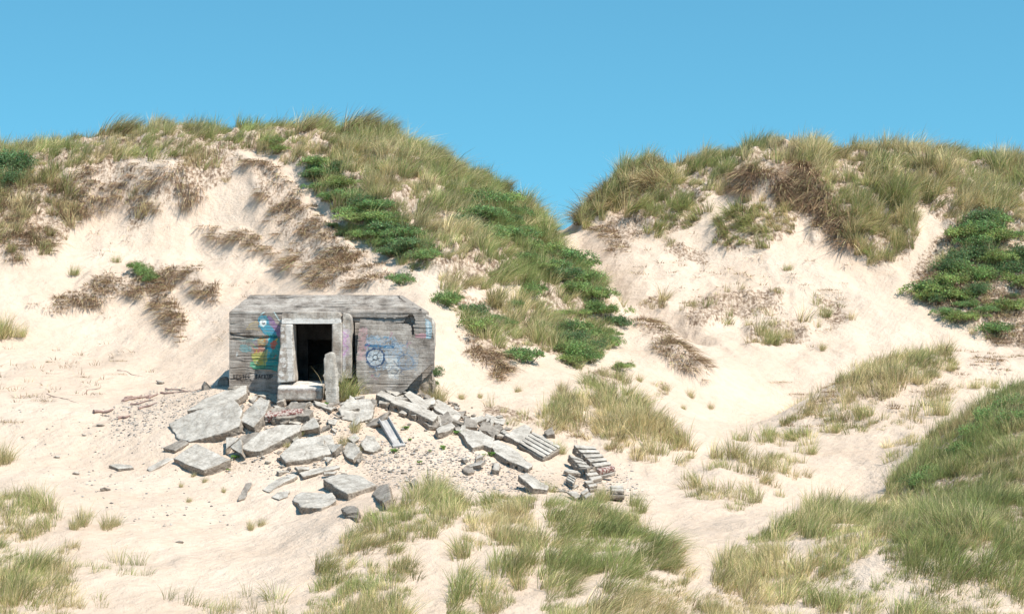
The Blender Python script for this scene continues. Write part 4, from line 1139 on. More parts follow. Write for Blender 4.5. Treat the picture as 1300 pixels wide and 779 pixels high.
AREAS = [  # polygon, count, size range, label, group
 ([(295,500),(350,508),(420,520),(440,545),(430,600),(400,600),(300,600),(285,560),(300,545),(290,520)], 110, (0.06, 0.20), "small concrete rubble chunk lying among the big slabs below the doorway", "rubble chunks among the big slabs"),
 ([(440,500),(560,545),(640,590),(720,610),(690,630),(540,620),(490,600),(450,560)], 110, (0.035, 0.13), "small concrete rubble chunk on the sand below the hollow-core slabs", "rubble chunks below the hollow-core slabs"),
 ([(530,500),(620,520),(660,545),(600,545),(560,530)], 45, (0.06, 0.22), "small broken chunk in the line of slabs running down from the bunker's right corner", "broken chunks right of the bunker"),
 ([(120,530),(180,495),(290,485),(285,500),(240,515),(205,535),(170,545)], 60, (0.03, 0.09), "small reddish grey stone in the trail of debris left of the bunker", "stones in the debris trail left of the bunker"),
 ([(640,600),(800,600),(830,640),(720,640)], 30, (0.03, 0.09), "small stone around the slotted panels", "stones around the slotted panels"),
]
for (poly, n, (s0, s1), lab, grp) in AREAS:
    xs = [p[0] for p in poly]; ys = [p[1] for p in poly]
    c = 0
    while c < n:
        px = random.uniform(min(xs), max(xs)); py = random.uniform(min(ys), max(ys))
        if not bool(in_poly(np.array([px]), np.array([py]), poly)[0]): continue
        p = hit(px, py)
        s = s0 + (s1 - s0) * random.random() ** 2.2
        oo = bpy.data.objects.new("rubble_stone", random.choice(protos)); COL.objects.link(oo)
        oo.location = p + Vector((0, 0, s * 0.15)); oo.scale = (s, s, s)
        oo.rotation_euler = (random.uniform(-0.4, 0.4), random.uniform(-0.4, 0.4), random.uniform(0, 6.28))
        oo["label"] = lab; oo["category"] = "rubble"; oo["group"] = grp
        c += 1
# lone stones on the open sand
for (px, py, s, lab) in [(127,541,0.16,"grey stone on the sand at the left end of the debris trail"),(106,553,0.12,"flat stone on the open sand, furthest left of the lone stones"),
        (133,623,0.17,"dark round stone on the sand above the lower left grass"),(72,581,0.12,"small dark stone on the open sand at the left edge of the beach"),
        (202,487,0.26,"grey boulder at the top of the debris trail left of the bunker"),(96,602,0.14,"low dark flake on the sand near the left grass"),
        (228,689,0.10,"tiny dark stone on the sand near the bottom of the slope")]:
    p = hit(px, py); oo = bpy.data.objects.new("beach_stone", protos[(int(px)) % 8]); COL.objects.link(oo)
    oo.location = p + Vector((0, 0, s * 0.2)); oo.scale = (s * 1.3, s, s); oo.rotation_euler = (0, 0, random.uniform(0, 0.5))
    oo["label"] = lab; oo["category"] = "stone"
# reddish driftwood-like roots and slabs in the debris trail
# fine gravel, uncountable
def gravel():
    zones = [([(440,560),(560,560),(680,600),(720,625),(600,625),(480,620)], 2600), ([(130,520),(200,492),(290,490),(230,540),(150,560)], 1000),
             ([(300,500),(440,505),(440,600),(340,610),(300,560)], 900), ([(730,580),(800,590),(820,640),(700,640)], 500), ([(0,500),(200,560),(300,600),(300,680),(150,660),(50,600)], 420)]
    base = np.array([(1,0,0),(-1,0,0),(0,1,0),(0,-1,0),(0,0,1),(0,0,-1)], float)
    tri = np.array([(0,2,4),(2,1,4),(1,3,4),(3,0,4),(2,0,5),(1,2,5),(3,1,5),(0,3,5)])
    V = []; Fc = []; C = []; k_ = 0
    r = np.random.default_rng(5)
    for poly, n in zones:
        xs = [p[0] for p in poly]; ys = [p[1] for p in poly]
        cnt = 0
        while cnt < n:
            px = r.uniform(min(xs), max(xs)); py = r.uniform(min(ys), max(ys))
            if not bool(in_poly(np.array([px]), np.array([py]), poly)[0]): continue
            D = 60 + 0 * px
            # step to the ground with a coarse march
            p = hit_fast(px, py)
            s = 0.012 + 0.035 * r.random() ** 3
            v = base * (s * r.uniform(0.7, 1.3, size=(6, 1))) * np.array([1.2, 1, 0.6]); a = r.uniform(0, 6.28)
            R = np.array([[math.cos(a), -math.sin(a), 0], [math.sin(a), math.cos(a), 0], [0, 0, 1]])
            V.append(v @ R.T + np.array(p) + np.array([0, 0, s * 0.2])); Fc.append(tri + k_); k_ += 6
            g = r.uniform(0.12, 0.5); w_ = r.uniform(0.8, 1.0)
            C.append(np.tile([g, g * (0.75 + 0.2 * w_), g * (0.6 + 0.3 * w_), 1], (6, 1)))
            cnt += 1
    V = np.concatenate(V); Fc = np.concatenate(Fc)
    me = mesh_np("gravel", V, Fc.ravel(), np.full(len(Fc), 3, np.int32)); set_col(me, "col", np.concatenate(C))
    m, t, b = new_mat("gravel"); at = nd(t, "ShaderNodeAttribute", attribute_name="col"); t.links.new(at.outputs['Color'], b.inputs['Base Color']); b.inputs['Roughness'].default_value = 0.95
    link("gravel", me, m, label="fine grey and reddish gravel scattered over the sand around the rubble", cat="gravel", kind="stuff")
# quick pixel->ground lookup built from one depth image of the ground
PXG = np.arange(-60, 1361, 4.0); PYG = np.arange(130, 860, 4.0)
dep = np.full((len(PYG), len(PXG)), 200.0)
Dm = np.arange(36, 112, 0.08)
for i, px in enumerate(PXG):
    g = gz((px - CX) / F * Dm, Dm)
    row = CY - F * (g - EYE) / Dm                  # pixel row of the ground at every distance
    best = np.minimum.accumulate(row)
    # first distance whose silhouette reaches above py
    j = np.searchsorted(-best, -PYG)
    dep[:, i] = np.where(j < len(Dm), Dm[np.minimum(j, len(Dm) - 1)], 200)
def hit_fast(px, py):
    i = int(round((px - PXG[0]) / 4)); j = int(round((py - PYG[0]) / 4))
    i = min(max(i, 0), len(PXG) - 1); j = min(max(j, 0), len(PYG) - 1)
    d0 = dep[max(j - 1, 0):j + 2, max(i - 1, 0):i + 2].min()
    return hit(px, py, max(36, d0 - 1.5), d0 + 14)
gravel()
# ---------------------------------------------------------------- vegetation materials
def leaf_material(name, trans=0.38, rough=0.6):
    m, t, b = new_mat(name)
    at = nd(t, "ShaderNodeAttribute", attribute_name="col")
    t.links.new(at.outputs['Color'], b.inputs['Base Color'])
    b.inputs['Roughness'].default_value = rough
    b.inputs['Specular IOR Level'].default_value = 0.25
    tr = nd(t, "ShaderNodeBsdfTranslucent"); t.links.new(at.outputs['Color'], tr.inputs['Color'])
    mx = nd(t, "ShaderNodeMixShader"); mx.inputs[0].default_value = trans
    out = t.nodes["Material Output"]
    t.links.new(b.outputs[0], mx.inputs[1]); t.links.new(tr.outputs[0], mx.inputs[2]); t.links.new(mx.outputs[0], out.inputs[0])
    return m
M_GRASS = leaf_material("marram_blades")
M_LEAF = leaf_material("shrub_leaves", 0.4, 0.5)
M_DEAD = leaf_material("dry_blades", 0.15, 0.8)

def grass_mesh(name, base, h, nb, lean, green, spread=0.16, width=0.011, splay=0.5, droop=0.45, r=None, segs=3, flat=0.0, dirs=None, dead=0.0):
    """tufts of curved tapering blades. base (N,3); h, green per tuft; lean (N,2)"""
    r = r or np.random.default_rng(1)
    N = len(base)
    base = np.asarray(base, float)
    h = np.broadcast_to(h, (N,)); green = np.broadcast_to(green, (N,)); lean = np.broadcast_to(lean, (N, 2))
    T = np.repeat(np.arange(N), nb); B = len(T)
    a = r.uniform(0, 2 * np.pi, B)
    ro = spread * np.sqrt(r.random(B)) * (0.6 + 0.5 * h[T])
    p0 = base[T] + np.stack([np.cos(a) * ro, np.sin(a) * ro, np.zeros(B) - 0.04], 1)
    L = h[T] * r.uniform(0.45, 1.12, B)
    out = np.stack([np.cos(a), np.sin(a)], 1) * (splay * (0.25 + ro / (spread + 1e-6))[:, None] * r.uniform(0.3, 1.2, (B, 1))) + lean[T] * r.uniform(0.6, 1.3, (B, 1)) + r.normal(0, 0.12, (B, 2))
    if dirs is not None:
        out = out + dirs[T]
    dr = droop * r.uniform(0.4, 1.5, B)
    ts = np.linspace(0, 1, segs + 1)
    wdir = r.uniform(0, 2 * np.pi, B)
    wv = np.stack([np.cos(wdir), np.sin(wdir) * 0.6, 0.25 * r.normal(size=B)], 1)
    rows = []
    up0 = 1.0 - flat
    for i, t in enumerate(ts):
        ho = (0.35 * t + 0.75 * t * t)
        hx = out * (L * ho)[:, None]
        on = np.linalg.norm(out, axis=1)
        z = L * (up0 * t - dr * on * t * t * 0.9) / np.sqrt(1 + on * on * 0.6)
        c = p0 + np.concatenate([hx / np.sqrt(1 + on * on * 0.6)[:, None], z[:, None]], 1)
        w_ = width * (1 - t) ** 0.7 * 0.5 * (0.8 + 0.5 * h[T])
        if i < segs:
            rows.append(c - wv * w_[:, None]); rows.append(c + wv * w_[:, None])
        else:
            rows.append(c)
    R = len(rows)
    V = np.stack(rows, 1).reshape(-1, 3)
    k0 = np.arange(B)[:, None] * R
    fs = []
    for i in range(segs - 1):
        fs.append(k0 + np.array([2 * i, 2 * i + 1, 2 * i + 3, 2 * i + 2]))
    tri = k0 + np.array([2 * segs - 2, 2 * segs - 1, 2 * segs])
    flatf = np.concatenate([np.concatenate(fs, 1), tri], 1).ravel()
    lt = np.tile(np.array([4] * (segs - 1) + [3], np.int32), B)
    me = mesh_np(name, V, flatf, lt)
    # colours: fresh, olive, straw and brown blades
    gsel = r.random(B)
    g_ = green[T]
    fresh = np.array([0.22, 0.295, 0.09]); olive = np.array([0.385, 0.385, 0.16]); straw = np.array([0.74, 0.60, 0.36]); brown = np.array([0.27, 0.175, 0.11])
    cc = np.where((gsel < g_)[:, None], fresh + (olive - fresh) * r.random((B, 1)), straw + (olive - straw) * r.random((B, 1)) * 0.6)
    br = r.random(B) < (0.06 + dead)
    cc = np.where(br[:, None], brown * r.uniform(0.35, 1.5, (B, 1)), cc)
    cc = cc * r.uniform(0.8, 1.35, (B, 1)) * np.clip(r.normal(1.0, 0.22, N), 0.5, 1.5)[T][:, None]
    tt = np.concatenate([[t, t] if i < segs else [t] for i, t in enumerate(ts)])
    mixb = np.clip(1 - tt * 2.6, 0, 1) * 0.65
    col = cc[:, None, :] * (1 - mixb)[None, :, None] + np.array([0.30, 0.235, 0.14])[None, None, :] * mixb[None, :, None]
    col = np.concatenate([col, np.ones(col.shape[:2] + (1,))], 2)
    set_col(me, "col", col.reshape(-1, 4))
    return me

def scatter(polys, dens, D0, D1, noise=None, seed=0, minpx=None):
    """world points, uniform over the ground, whose photo pixel falls in one of the polygons"""
    r = np.random.default_rng(seed)
    allx = [p[0] for po in polys for p in po]; ally = [p[1] for po in polys for p in po]
    xw0 = min((min(allx) - CX) / F * D0, (min(allx) - CX) / F * D1); xw1 = max((max(allx) - CX) / F * D0, (max(allx) - CX) / F * D1)
    n = int((xw1 - xw0) * (D1 - D0) * dens)
    x = r.uniform(xw0, xw1, n); y = r.uniform(D0, D1, n)
    z = gz(x, y)
    px = CX + F * x / y; py = CY - F * (z - EYE) / y
    jx = 7 * fbm(x / 0.9, y / 0.9, o=3, seed=seed + 3); jy = 6 * fbm(x / 0.9, y / 0.9, o=3, seed=seed + 4)
    m = np.zeros(n, bool)
    for po in polys: m |= in_poly(px + jx, py + jy, po)
    if noise:
        sc, th = noise
        m &= fbm(x / sc, y / sc, o=3, seed=seed + 9) > th
    m &= ~(in_poly(px, py, CH) & (y > 76))
    return np.stack([x[m], y[m], z[m]], 1), px[m], py[m]

LIT = np.zeros(len(tverts)); ROOT = np.zeros(len(tverts))
def root_mask(polys, D0, D1, amt):
    sel = (tverts[:, 1] > D0) & (tverts[:, 1] < D1)
    m = np.zeros(len(tverts), bool)
    for po in polys: m |= in_poly(GPX, GPY, po)
    np.maximum(ROOT, (m & sel) * amt, out=ROOT)
def lit_mask(polys, D0, D1, amt):
    sel = (tverts[:, 1] > D0) & (tverts[:, 1] < D1)
    m = np.zeros(len(tverts), bool)
    for po in polys: m |= in_poly(GPX, GPY, po)
    np.maximum(LIT, (m & sel) * amt, out=LIT)

def field(name, label, polys, dens, D0, D1, h, nb, lean, green, noise=None, seed=0, thin=None, width=0.012, splay=0.5, droop=0.45, spread=0.18, dead=0.0, root=0.56, gnoise=2.5):
    pts_, px, py = scatter(polys, dens, D0, D1, noise, seed)
    r = np.random.default_rng(seed + 50)
    if thin:
        q = np.zeros(len(pts_), bool)
        for po in thin: q |= in_poly(px, py, po)
        kp_ = ~q | (r.random(len(pts_)) < 0.25)
        kp_ &= (fbm(pts_[:, 0] / 1.4, pts_[:, 1] / 1.8, o=3, seed=seed + 12) > -0.34)
        pts_ = pts_[kp_]
    n = len(pts_)
    hh = h * r.uniform(0.6, 1.2, n) * np.clip(1 + 1.0 * fbm(pts_[:, 0] / 1.1, pts_[:, 1] / 1.1, o=2, seed=seed + 1), 0.4, 1.7)
    gg = np.clip(green + 0.9 * fbm(pts_[:, 0] / gnoise, pts_[:, 1] / gnoise, o=3, seed=seed + 2) + r.normal(0, 0.22, n), 0.02, 1)
    ln = np.array(lean)[None, :] * (1 + 0.6 * fbm(pts_[:, 0] / 3, pts_[:, 1] / 3, o=2, seed=seed + 5))[:, None]
    ln = ln + 0.75 * np.stack([fbm(pts_[:, 0] / 1.1, pts_[:, 1] / 1.1, o=2, seed=seed + 6), fbm(pts_[:, 0] / 1.1, pts_[:, 1] / 1.1, o=2, seed=seed + 7)], 1) + r.normal(0, 0.14, (n, 2))
    me = grass_mesh(name, pts_, hh, nb, ln, gg, spread=spread, width=width, splay=splay, droop=droop, r=r, dead=dead)
    o = link(name, me, M_GRASS, label=label, cat="grass", kind="stuff")
    root_mask(polys, D0, D1, root)
    print("FIELD", name, n, len(me.vertices))
    return o

SH = [[(385,198),(425,203),(450,243),(505,268),(550,302),(552,345),(520,345),(470,315),(430,300),(400,250)], [(590,246),(655,250),(672,285),(640,310),(595,300)], [(640,318),(700,312),(780,385),(740,392),(690,365)]]
# left dune: crest and long grassy shoulder
#LC = [(-60,195),(0,192),(60,182),(110,162),(160,150),(250,146),(350,148),(450,144),(500,152),(560,195),(630,225),(690,258),(722,300),(745,340),(778,370),(790,395),(765,405),(720,400),(690,375),(640,360),(600,372),(575,360),(545,345),(530,310),(500,300),(470,300),(440,290),(425,262),(395,240),(378,218),(335,195),(300,178),(250,180),(215,193),(160,192),(110,205),(70,205),(40,222),(-60,235)]
field("marram_grass", "tall wind-blown green and straw grass covering the crest and shoulder of the left dune", [LC], 13, 70, 96, 0.78, 46, (0.45, 0.0), 0.56, None, 11, SH, width=0.017, splay=0.35)
field("marram_grass", "straw-coloured tall grass on the steep outer shoulder of the left dune above the saddle", [[(440,150),(500,155),(560,198),(630,228),(668,262),(690,290),(650,300),(590,260),(560,250),(500,240),(450,200)]], 4.5, 74, 96, 0.9, 44, (0.65, 0.0), 0.15, None, 12, SH, width=0.017, splay=0.35)
field("marram_grass", "sparse grass running down the left dune shoulder to the sand right of the bunker", [[(560,350),(600,375),(690,375),(780,400),(760,460),(720,470),(680,440),(640,450),(600,430),(560,380)]], 12, 62, 80, 0.65, 38, (0.3, 0), 0.52, (1.2, -0.14), 13, width=0.017)
field("marram_grass", "patchy grass on the left edge of the left dune above the sand bowl", [[(-320,235),(-60,225),(40,225),(70,210),(105,250),(95,290),(60,330),(30,300),(-60,330),(-320,310)],[(150,245),(185,235),(190,290),(160,300)],[(215,195),(300,185),(300,230),(262,250),(225,235)]], 13.0, 70, 92, 0.75, 40, (0.2, -0.15), 0.46, (1.0, -0.12), 14, dead=0.2, width=0.018)
# right dune
#RC = [(700,290),(722,268),(745,240),(795,206),(840,203),(865,212),(890,192),(930,184),(975,172),(1020,170),(1060,172),(1100,176),(1180,182),(1300,192),(1360,200),(1360,300),(1300,300),(1250,262),(1215,285),(1190,275),(1165,250),(1172,300),(1155,335),(1112,345),(1082,322),(1062,290),(1040,262),(1005,245),(960,240),(925,236),(890,258),(862,282),(835,298),(815,290),(795,275),(765,278),(735,295)]
field("marram_grass", "tall straw and green grass covering the crest of the right dune", [RC], 12, 80, 102, 0.95, 46, (0.35, -0.15), 0.42, None, 21, [[(925,238),(955,205),(1012,188),(1042,240),(1090,282),(1080,320),(1045,300),(1015,258)],[(1165,262),(1200,262),(1195,300),(1165,330)]], width=0.021, splay=0.35)
field("marram_grass", "heavy drooping grass hanging over the left tip of the right dune", [[(712,280),(745,242),(795,208),(845,208),(855,240),(830,265),(800,255),(765,275),(735,285)]], 9.0, 84, 98, 0.95, 46, (-0.6, -0.6), 0.15, None, 22, width=0.021, splay=0.3, droop=0.7, dead=0.42)
field("marram_grass", "dark green drooping grass on the sandy face of the right dune", [[(900,300),(915,275),(945,258),(1000,255),(1022,278),(1012,300),(965,318),(920,322)],[(815,295),(840,270),(870,262),(905,262),(890,285),(850,300)]], 8.0, 80, 96, 0.95, 44, (-0.35, -0.7), 0.62, None, 23, width=0.020, splay=0.3, droop=0.7, dead=0.1)
field("marram_grass", "dense straw-topped grass tongue hanging down the middle of the right dune", [[(1045,240),(1100,230),(1150,250),(1164,300),(1148,335),(1112,345),(1082,322),(1062,290)]], 7.0, 80, 96, 1.05, 46, (0.15, -0.55), 0.22, None, 24, width=0.020, splay=0.3, droop=0.6)
field("marram_grass", "thin low grass scattered on the sandy face of the right dune", [[(840,300),(900,320),(900,340),(850,325)],[(815,375),(845,370),(845,392),(810,395)],[(865,395),(905,370),(1000,362),(995,395),(950,405),(870,422)],[(945,412),(1000,405),(1035,415),(1025,440),(945,440)],[(1030,370),(1060,380),(1085,400),(1060,425),(1040,400)]], 10.0, 74, 92, 0.6, 30, (0.2, -0.2), 0.42, (0.9, 0.0), 25, dead=0.08, width=0.016)
# right mound and the near spur
field("marram_grass", "sparse upright grass over the sandy mound at the right", [[(972,560),(985,535),(1030,508),(1060,488),(1120,460),(1200,442),(1215,470),(1170,490),(1120,510),(1100,530),(1040,545),(1010,560)]], 20, 58, 72, 0.58, 34, (0.15, 0), 0.40, (1.0, -0.22), 31, dead=0.04, width=0.015, root=0.40)
field("marram_grass", "thin rows of short grass on the lower face of the right mound", [[(1020,545),(1100,530),(1170,530),(1170,548),(1080,560),(1020,565)],[(1165,500),(1210,495),(1215,525),(1170,525)],[(1120,560),(1200,540),(1195,590),(1130,590)]], 11.0, 54, 68, 0.48, 28, (0.15, 0), 0.36, (1.0, -0.06), 32, width=0.014, root=0.36)
SP = [(1110,655),(1138,604),(1172,564),(1212,532),(1268,490),(1400,440),(1400,800),(1340,800),(1300,700),(1140,690)]
field("marram_grass", "dense green grass on the near slope at the right edge", [SP], 30.0, 40, 58, 0.52, 44, (0.25, -0.15), 0.70, None, 33, gnoise=1.6, width=0.012)
field("marram_grass", "soft yellow-green grass along the foot of the right slope", [[(925,700),(960,678),(1010,655),(1060,642),(1130,645),(1200,655),(1300,660),(1400,650),(1400,830),(960,830),(880,830),(900,760)]], 26.0, 34, 54, 0.50, 38, (0.3, 0), 0.55, (1.1, -0.32), 34, width=0.012, root=0.34)
# foreground
field("marram_grass", "foreground grass clump at the bottom centre left of the sand gap", [[(405,720),(430,688),(465,655),(495,640),(525,624),(560,622),(592,628),(588,655),(560,672),(535,700),(500,830),(360,830)]], 26.0, 34, 51, 0.52, 38, (0.2, 0), 0.46, (0.8, -0.30), 41, width=0.012, root=0.34)
field("marram_grass", "foreground grass clump in the bottom middle below the gravel", [[(583,700),(585,665),(600,640),(640,628),(675,625),(672,650),(690,680),(680,720),(600,830),(560,830)]], 25.0, 34, 51, 0.50, 36, (0.15, 0), 0.5, (0.8, -0.22), 42, width=0.012, root=0.34)
field("marram_grass", "foreground grass bank falling to the right at the bottom centre", [[(692,640),(740,640),(775,655),(815,672),(862,700),(900,760),(900,830),(700,830),(690,720),(700,690)]], 26.0, 34, 52, 0.60, 38, (0.45, -0.1), 0.60, (0.8, -0.28), 43, width=0.012, root=0.34)
field("marram_grass", "foreground grass in the lower left corner", [[(-250,645),(40,628),(62,640),(72,662),(60,680),(95,690),(90,830),(-250,830)]], 22.0, 34, 52, 0.48, 34, (0.2, 0), 0.45, (0.8, -0.28), 44, width=0.012, root=0.34)
field("marram_grass", "thin scattered foreground grass at the bottom left of the sand", [[(90,655),(120,650),(115,690),(190,720),(360,740),(360,830),(80,830)]], 5.0, 34, 50, 0.45, 28, (0.2, 0), 0.5, (1.0, 0.05), 45, width=0.010, root=0.34)
field("marram_grass", "fresh green grass growing through the shrubs behind the bunker roof", [[(385,200),(425,205),(450,245),(505,272),(548,305),(550,345),(520,345),(470,315),(430,300),(400,250)],[(590,248),(660,255),(710,310),(770,375),(740,390),(690,360),(640,320),(590,300)]], 15.0, 66, 90, 0.75, 40, (0.4, 0), 1.25, (1.2, -0.12), 46)
field("marram_grass", "mixed grass growing through the shrubs of the right dune", [[(1150,350),(1180,300),(1250,270),(1360,280),(1360,420),(1250,430),(1210,400),(1160,380)]], 6.0, 76, 92, 0.7, 36, (0.3, 0), 0.45, (1.4, -0.05), 47)
# straw coloured bush-like grass right of the slotted panels
field("marram_grass", "straw-coloured grass bank above the slotted panels", [[(690,530),(715,505),(760,500),(800,502),(840,530),(865,560),(885,580),(870,598),(835,590),(800,580),(770,572),(740,560),(700,555)]], 15.0, 55, 66, 0.70, 38, (0.15, 0), 0.20, (0.9, -0.30), 51, dead=0.05, width=0.015, root=0.34)
field("marram_grass", "mixed green and straw grass on the low hummock right of the slotted panels", [[(862,620),(870,598),(905,580),(925,560),(985,556),(1010,575),(1032,612),(1005,630),(960,640),(915,655),(880,650)]], 11.0, 50, 63, 0.60, 34, (0.15, 0), 0.28, (0.9, -0.06), 52, dead=0.05, root=0.34)
field("marram_grass", "short sparse grass on the sand right of the bunker", [[(735,470),(780,460),(800,480),(785,500),(745,498)],[(560,490),(575,495),(580,520),(560,520)],[(600,515),(640,512),(680,528),(700,540),(660,540),(615,528)],[(830,480),(852,480),(855,505),(830,505)]], 6.0, 56, 70, 0.5, 30, (0.1, 0), 0.35, (1.0, -0.1), 53)

# dry, drooping root and stem mats
def mats(name, label, polys, dens, D0, D1, seed, h=0.46, nb=32, green=0.02, noise=(0.9, -0.02), root=0.52):
    pts_, px, py = scatter(polys, dens * 1.7, D0, D1, (noise[0], noise[1] - 0.08), seed)
    r = np.random.default_rng(seed)
    n = len(pts_)
    e = 0.6
    dx = (gz(pts_[:, 0] + e, pts_[:, 1]) - gz(pts_[:, 0] - e, pts_[:, 1])) / (2 * e)
    dy = (gz(pts_[:, 0], pts_[:, 1] + e) - gz(pts_[:, 0], pts_[:, 1] - e)) / (2 * e)
    dirs = -np.stack([dx, dy], 1) * 1.4
    me = grass_mesh(name, pts_ + np.array([0, 0, 0.10]), 1.25 * h * r.uniform(0.5, 1.2, n), nb, np.zeros((n, 2)), green, spread=0.25, width=0.020, splay=0.75, droop=0.75, r=r, flat=0.45, dirs=dirs, dead=0.78)
    o = link(name, me, M_DEAD, label=label, cat="dead grass", kind="stuff")
    root_mask(polys, D0, D1, root)
    return o
mats("dead_grass", "brown dead stems and roots trailing across the sand bowl left of the bunker", DEADP['bowl'], 15, 66, 82, 61)
mats("dead_grass", "brown dead tangle hanging below the grass above the bunker", DEADP['above'], 13, 66, 84, 62)
mats("dead_grass", "dead brown roots and dry stems under the crest grass of the left dune", DEADP['crest'], 14, 70, 90, 63)
mats("dead_grass", "dark dead stems on the eroded top of the right dune", [[(925,238),(955,205),(1012,188),(1042,240),(1090,282),(1080,320),(1045,300),(1015,258),(960,250)],[(1005,245),(1045,250),(1070,300),(1035,310)]], 16, 80, 96, 64, h=1.0)
mats("dead_grass", "orange-brown dry stems above the sand gully at the saddle", [[(745,290),(800,268),(820,300),(800,320),(775,335),(760,310)]], 7, 82, 96, 65)
mats("dead_grass", "grey-brown dead stems and roots on the ridge between bunker and sand valley", [[(790,405),(830,408),(870,440),(905,470),(908,488),(870,470),(830,440)],[(560,400),(620,440),(660,455),(640,490),(590,450)]], 16, 60, 80, 66)
mats("dead_grass", "grey dry twigs tangled at the left end of the straw-coloured grass bank", [[(690,540),(720,520),(755,540),(750,562),(715,560)]], 14, 55, 66, 67, h=0.6)
mats("dead_grass", "thin dead stems strewn over the left sand face", [[(60,395),(200,400),(280,300),(330,330),(290,470),(100,520),(-40,520),(-40,440)],[(100,290),(300,240),(380,330),(300,320),(120,330)]], 0.7, 60, 84, 68, nb=8, root=0)
mats("dead_grass", "sparse dry stems and litter over the sandy face of the right dune", [[(780,330),(900,290),(1010,300),(1080,340),(1060,440),(940,440),(840,400)]], 1.1, 74, 92, 69, nb=14, root=0.30)
mats("dead_grass", "dry litter in the shrubs low on the right dune", [[(1150,375),(1210,400),(1260,440),(1360,450),(1360,330),(1290,290),(1200,290)]], 7, 76, 92, 70)
mats("dead_grass", "dry litter between the small grass rows of the right mound", [[(985,555),(1060,488),(1200,448),(1320,455),(1320,480),(1230,490),(1150,520),(1050,545)]], 2.0, 56, 72, 71, h=0.35, root=0.30)

# ---- single grass tufts
TP = []
for i in range(6):
    r = np.random.default_rng(300 + i)
    n = (5, 7, 4, 6, 5, 8)[i]
    c = np.concatenate([r.normal(0, 0.16, (n, 2)), np.zeros((n, 1))], 1)
    TP.append(grass_mesh("grass_tuft", c, r.uniform(0.5, 0.8, n), 34, np.array([[0.2, 0]] * n), (0.75, 0.45, 0.6, 0.3, 0.65, 0.5)[i], spread=0.14, width=0.011, r=r))
def tufts(lst, label, group, v=None):
    for (px, py, s) in lst:
        p = hit_fast(px, py)
        o = bpy.data.objects.new("grass_tuft", TP[v if v is not None else random.randrange(6)]); COL.objects.link(o)
        if len(o.data.materials) == 0: o.data.materials.append(M_GRASS)
        o.location = p; o.scale = (s, s, s * random.uniform(0.85, 1.1)); o.rotation_euler = (0, 0, random.uniform(-0.5, 0.5))
        o["label"] = label; o["category"] = "grass tuft"
        if group: o["group"] = group
tufts([(12,425,1.6),(3,428,1.8),(25,427,1.0)], "green and brown grass tuft at the left edge of the sand bowl", "tufts at the left edge", 1)
tufts([(4,590,1.5),(15,588,1.0)], "yellowish grass tuft at the left edge beside the flat beach sand", "tufts by the left beach sand", 3)
tufts([(95,349,0.9)], "low green tuft alone above the dead stems left of the bunker", None, 0)
tufts([(147,333,0.8)], "small upright green tuft at the top of the dead stems left of the bunker", None, 4)
tufts([(15,320,0.8),(25,330,0.6)], "small tuft high on the left edge of the sand bowl", "tufts high on the left edge", 0)
tufts([(436,504,1.7),(443,505,1.5),(439,507,1.2)], "bright green grass tuft between the upright slab and the sprayed slab", "bright tufts beside the doorway", 0)
tufts([(464,500,0.6)], "short yellow-green tuft at the foot of the sprayed slab", None, 4)
tufts([(556,508,1.1),(564,512,1.0)], "straw-coloured tuft at the right corner of the bunker", "tufts at the bunker's right corner", 3)
tufts([(589,506,0.5)], "tiny dry tuft on the sand just right of the bunker tuft", None, 3)
tufts([(456,548,0.8),(440,566,0.7),(457,575,0.55)], "dry brown tuft growing between the broken slabs", "dry tufts among the broken slabs", 3)
tufts([(375,558,0.45),(382,552,0.4),(366,567,0.35)], "low tuft along the edge of the wide flat slab", "tufts by the wide flat slab", 1)
tufts([(706,572,0.75),(714,575,0.6)], "green-brown tuft at the lower end of the grooved panel", "tufts by the grooved panel", 1)
tufts([(773,636,0.9),(768,634,0.7)], "upright tuft growing beside the dark two-barred block", "tufts by the two-barred block", 3)
tufts([(762,638,0.9),(690,622,0.7),(700,624,0.6)], "green tuft at the lower edge of the gravel", "tufts at the lower edge of the gravel", 4)
tufts([(806,642,0.8),(815,650,0.9),(803,660,0.8),(790,668,0.9)], "green tuft on the sand bank falling to the right", "tufts on the foreground bank", 0)
tufts([(143,672,0.9),(150,668,0.6),(112,668,0.9),(100,672,0.7)], "small yellow-green tuft on the sand near the lower left corner", "tufts near the lower left corner", 3)
tufts([(242,638,0.35),(232,618,0.3),(262,612,0.35),(286,625,0.3),(247,605,0.3)], "little tuft on the open sand below the square block", "little tufts below the square block", 3)
tufts([(322,672,0.5),(335,668,0.5)], "sparse reddish tuft at the bottom of the sand slope", "reddish tufts", 3)
tufts([(1050,402,0.9)], "short dark green tuft alone on the sand of the right dune face", None, 0)
tufts([(984,437,1.3),(975,436,1.0)], "tall dark green tuft in the middle of the low grass on the valley sand", "dark tufts on the valley sand", 0)
tufts([(1000,343,0.8)], "small green tuft on the sand under the drooping grass of the right dune", None, 4)
tufts([(1048,445,0.7)], "short tuft at the right end of the low grass on the valley sand", None, 3)
tufts([(848,497,0.7),(790,482,0.8),(815,485,0.6),(880,505,0.7),(905,520,0.5),(770,478,0.8),(870,520,0.4)], "thin upright tuft on the bare sand flank right of the bunker", "thin tufts on the sand flank", 3)
tufts([(1190,525,1.4),(1098,468,0.9),(1205,470,0.9),(1235,492,0.8),(1262,492,0.8),(1060,548,0.8),(1030,575,0.9)], "single tuft standing on the right sandy mound", "tufts on the right mound", 1)
tufts([(645,345,0.8)], "low straw tuft on the left dune shoulder behind the sand patch", None, 3)
tufts([(708,508,0.6),(718,497,0.8),(660,498,0.5),(612,505,0.4)], "thin orange tuft on the smooth sand right of the bunker", "thin orange tufts", 3)
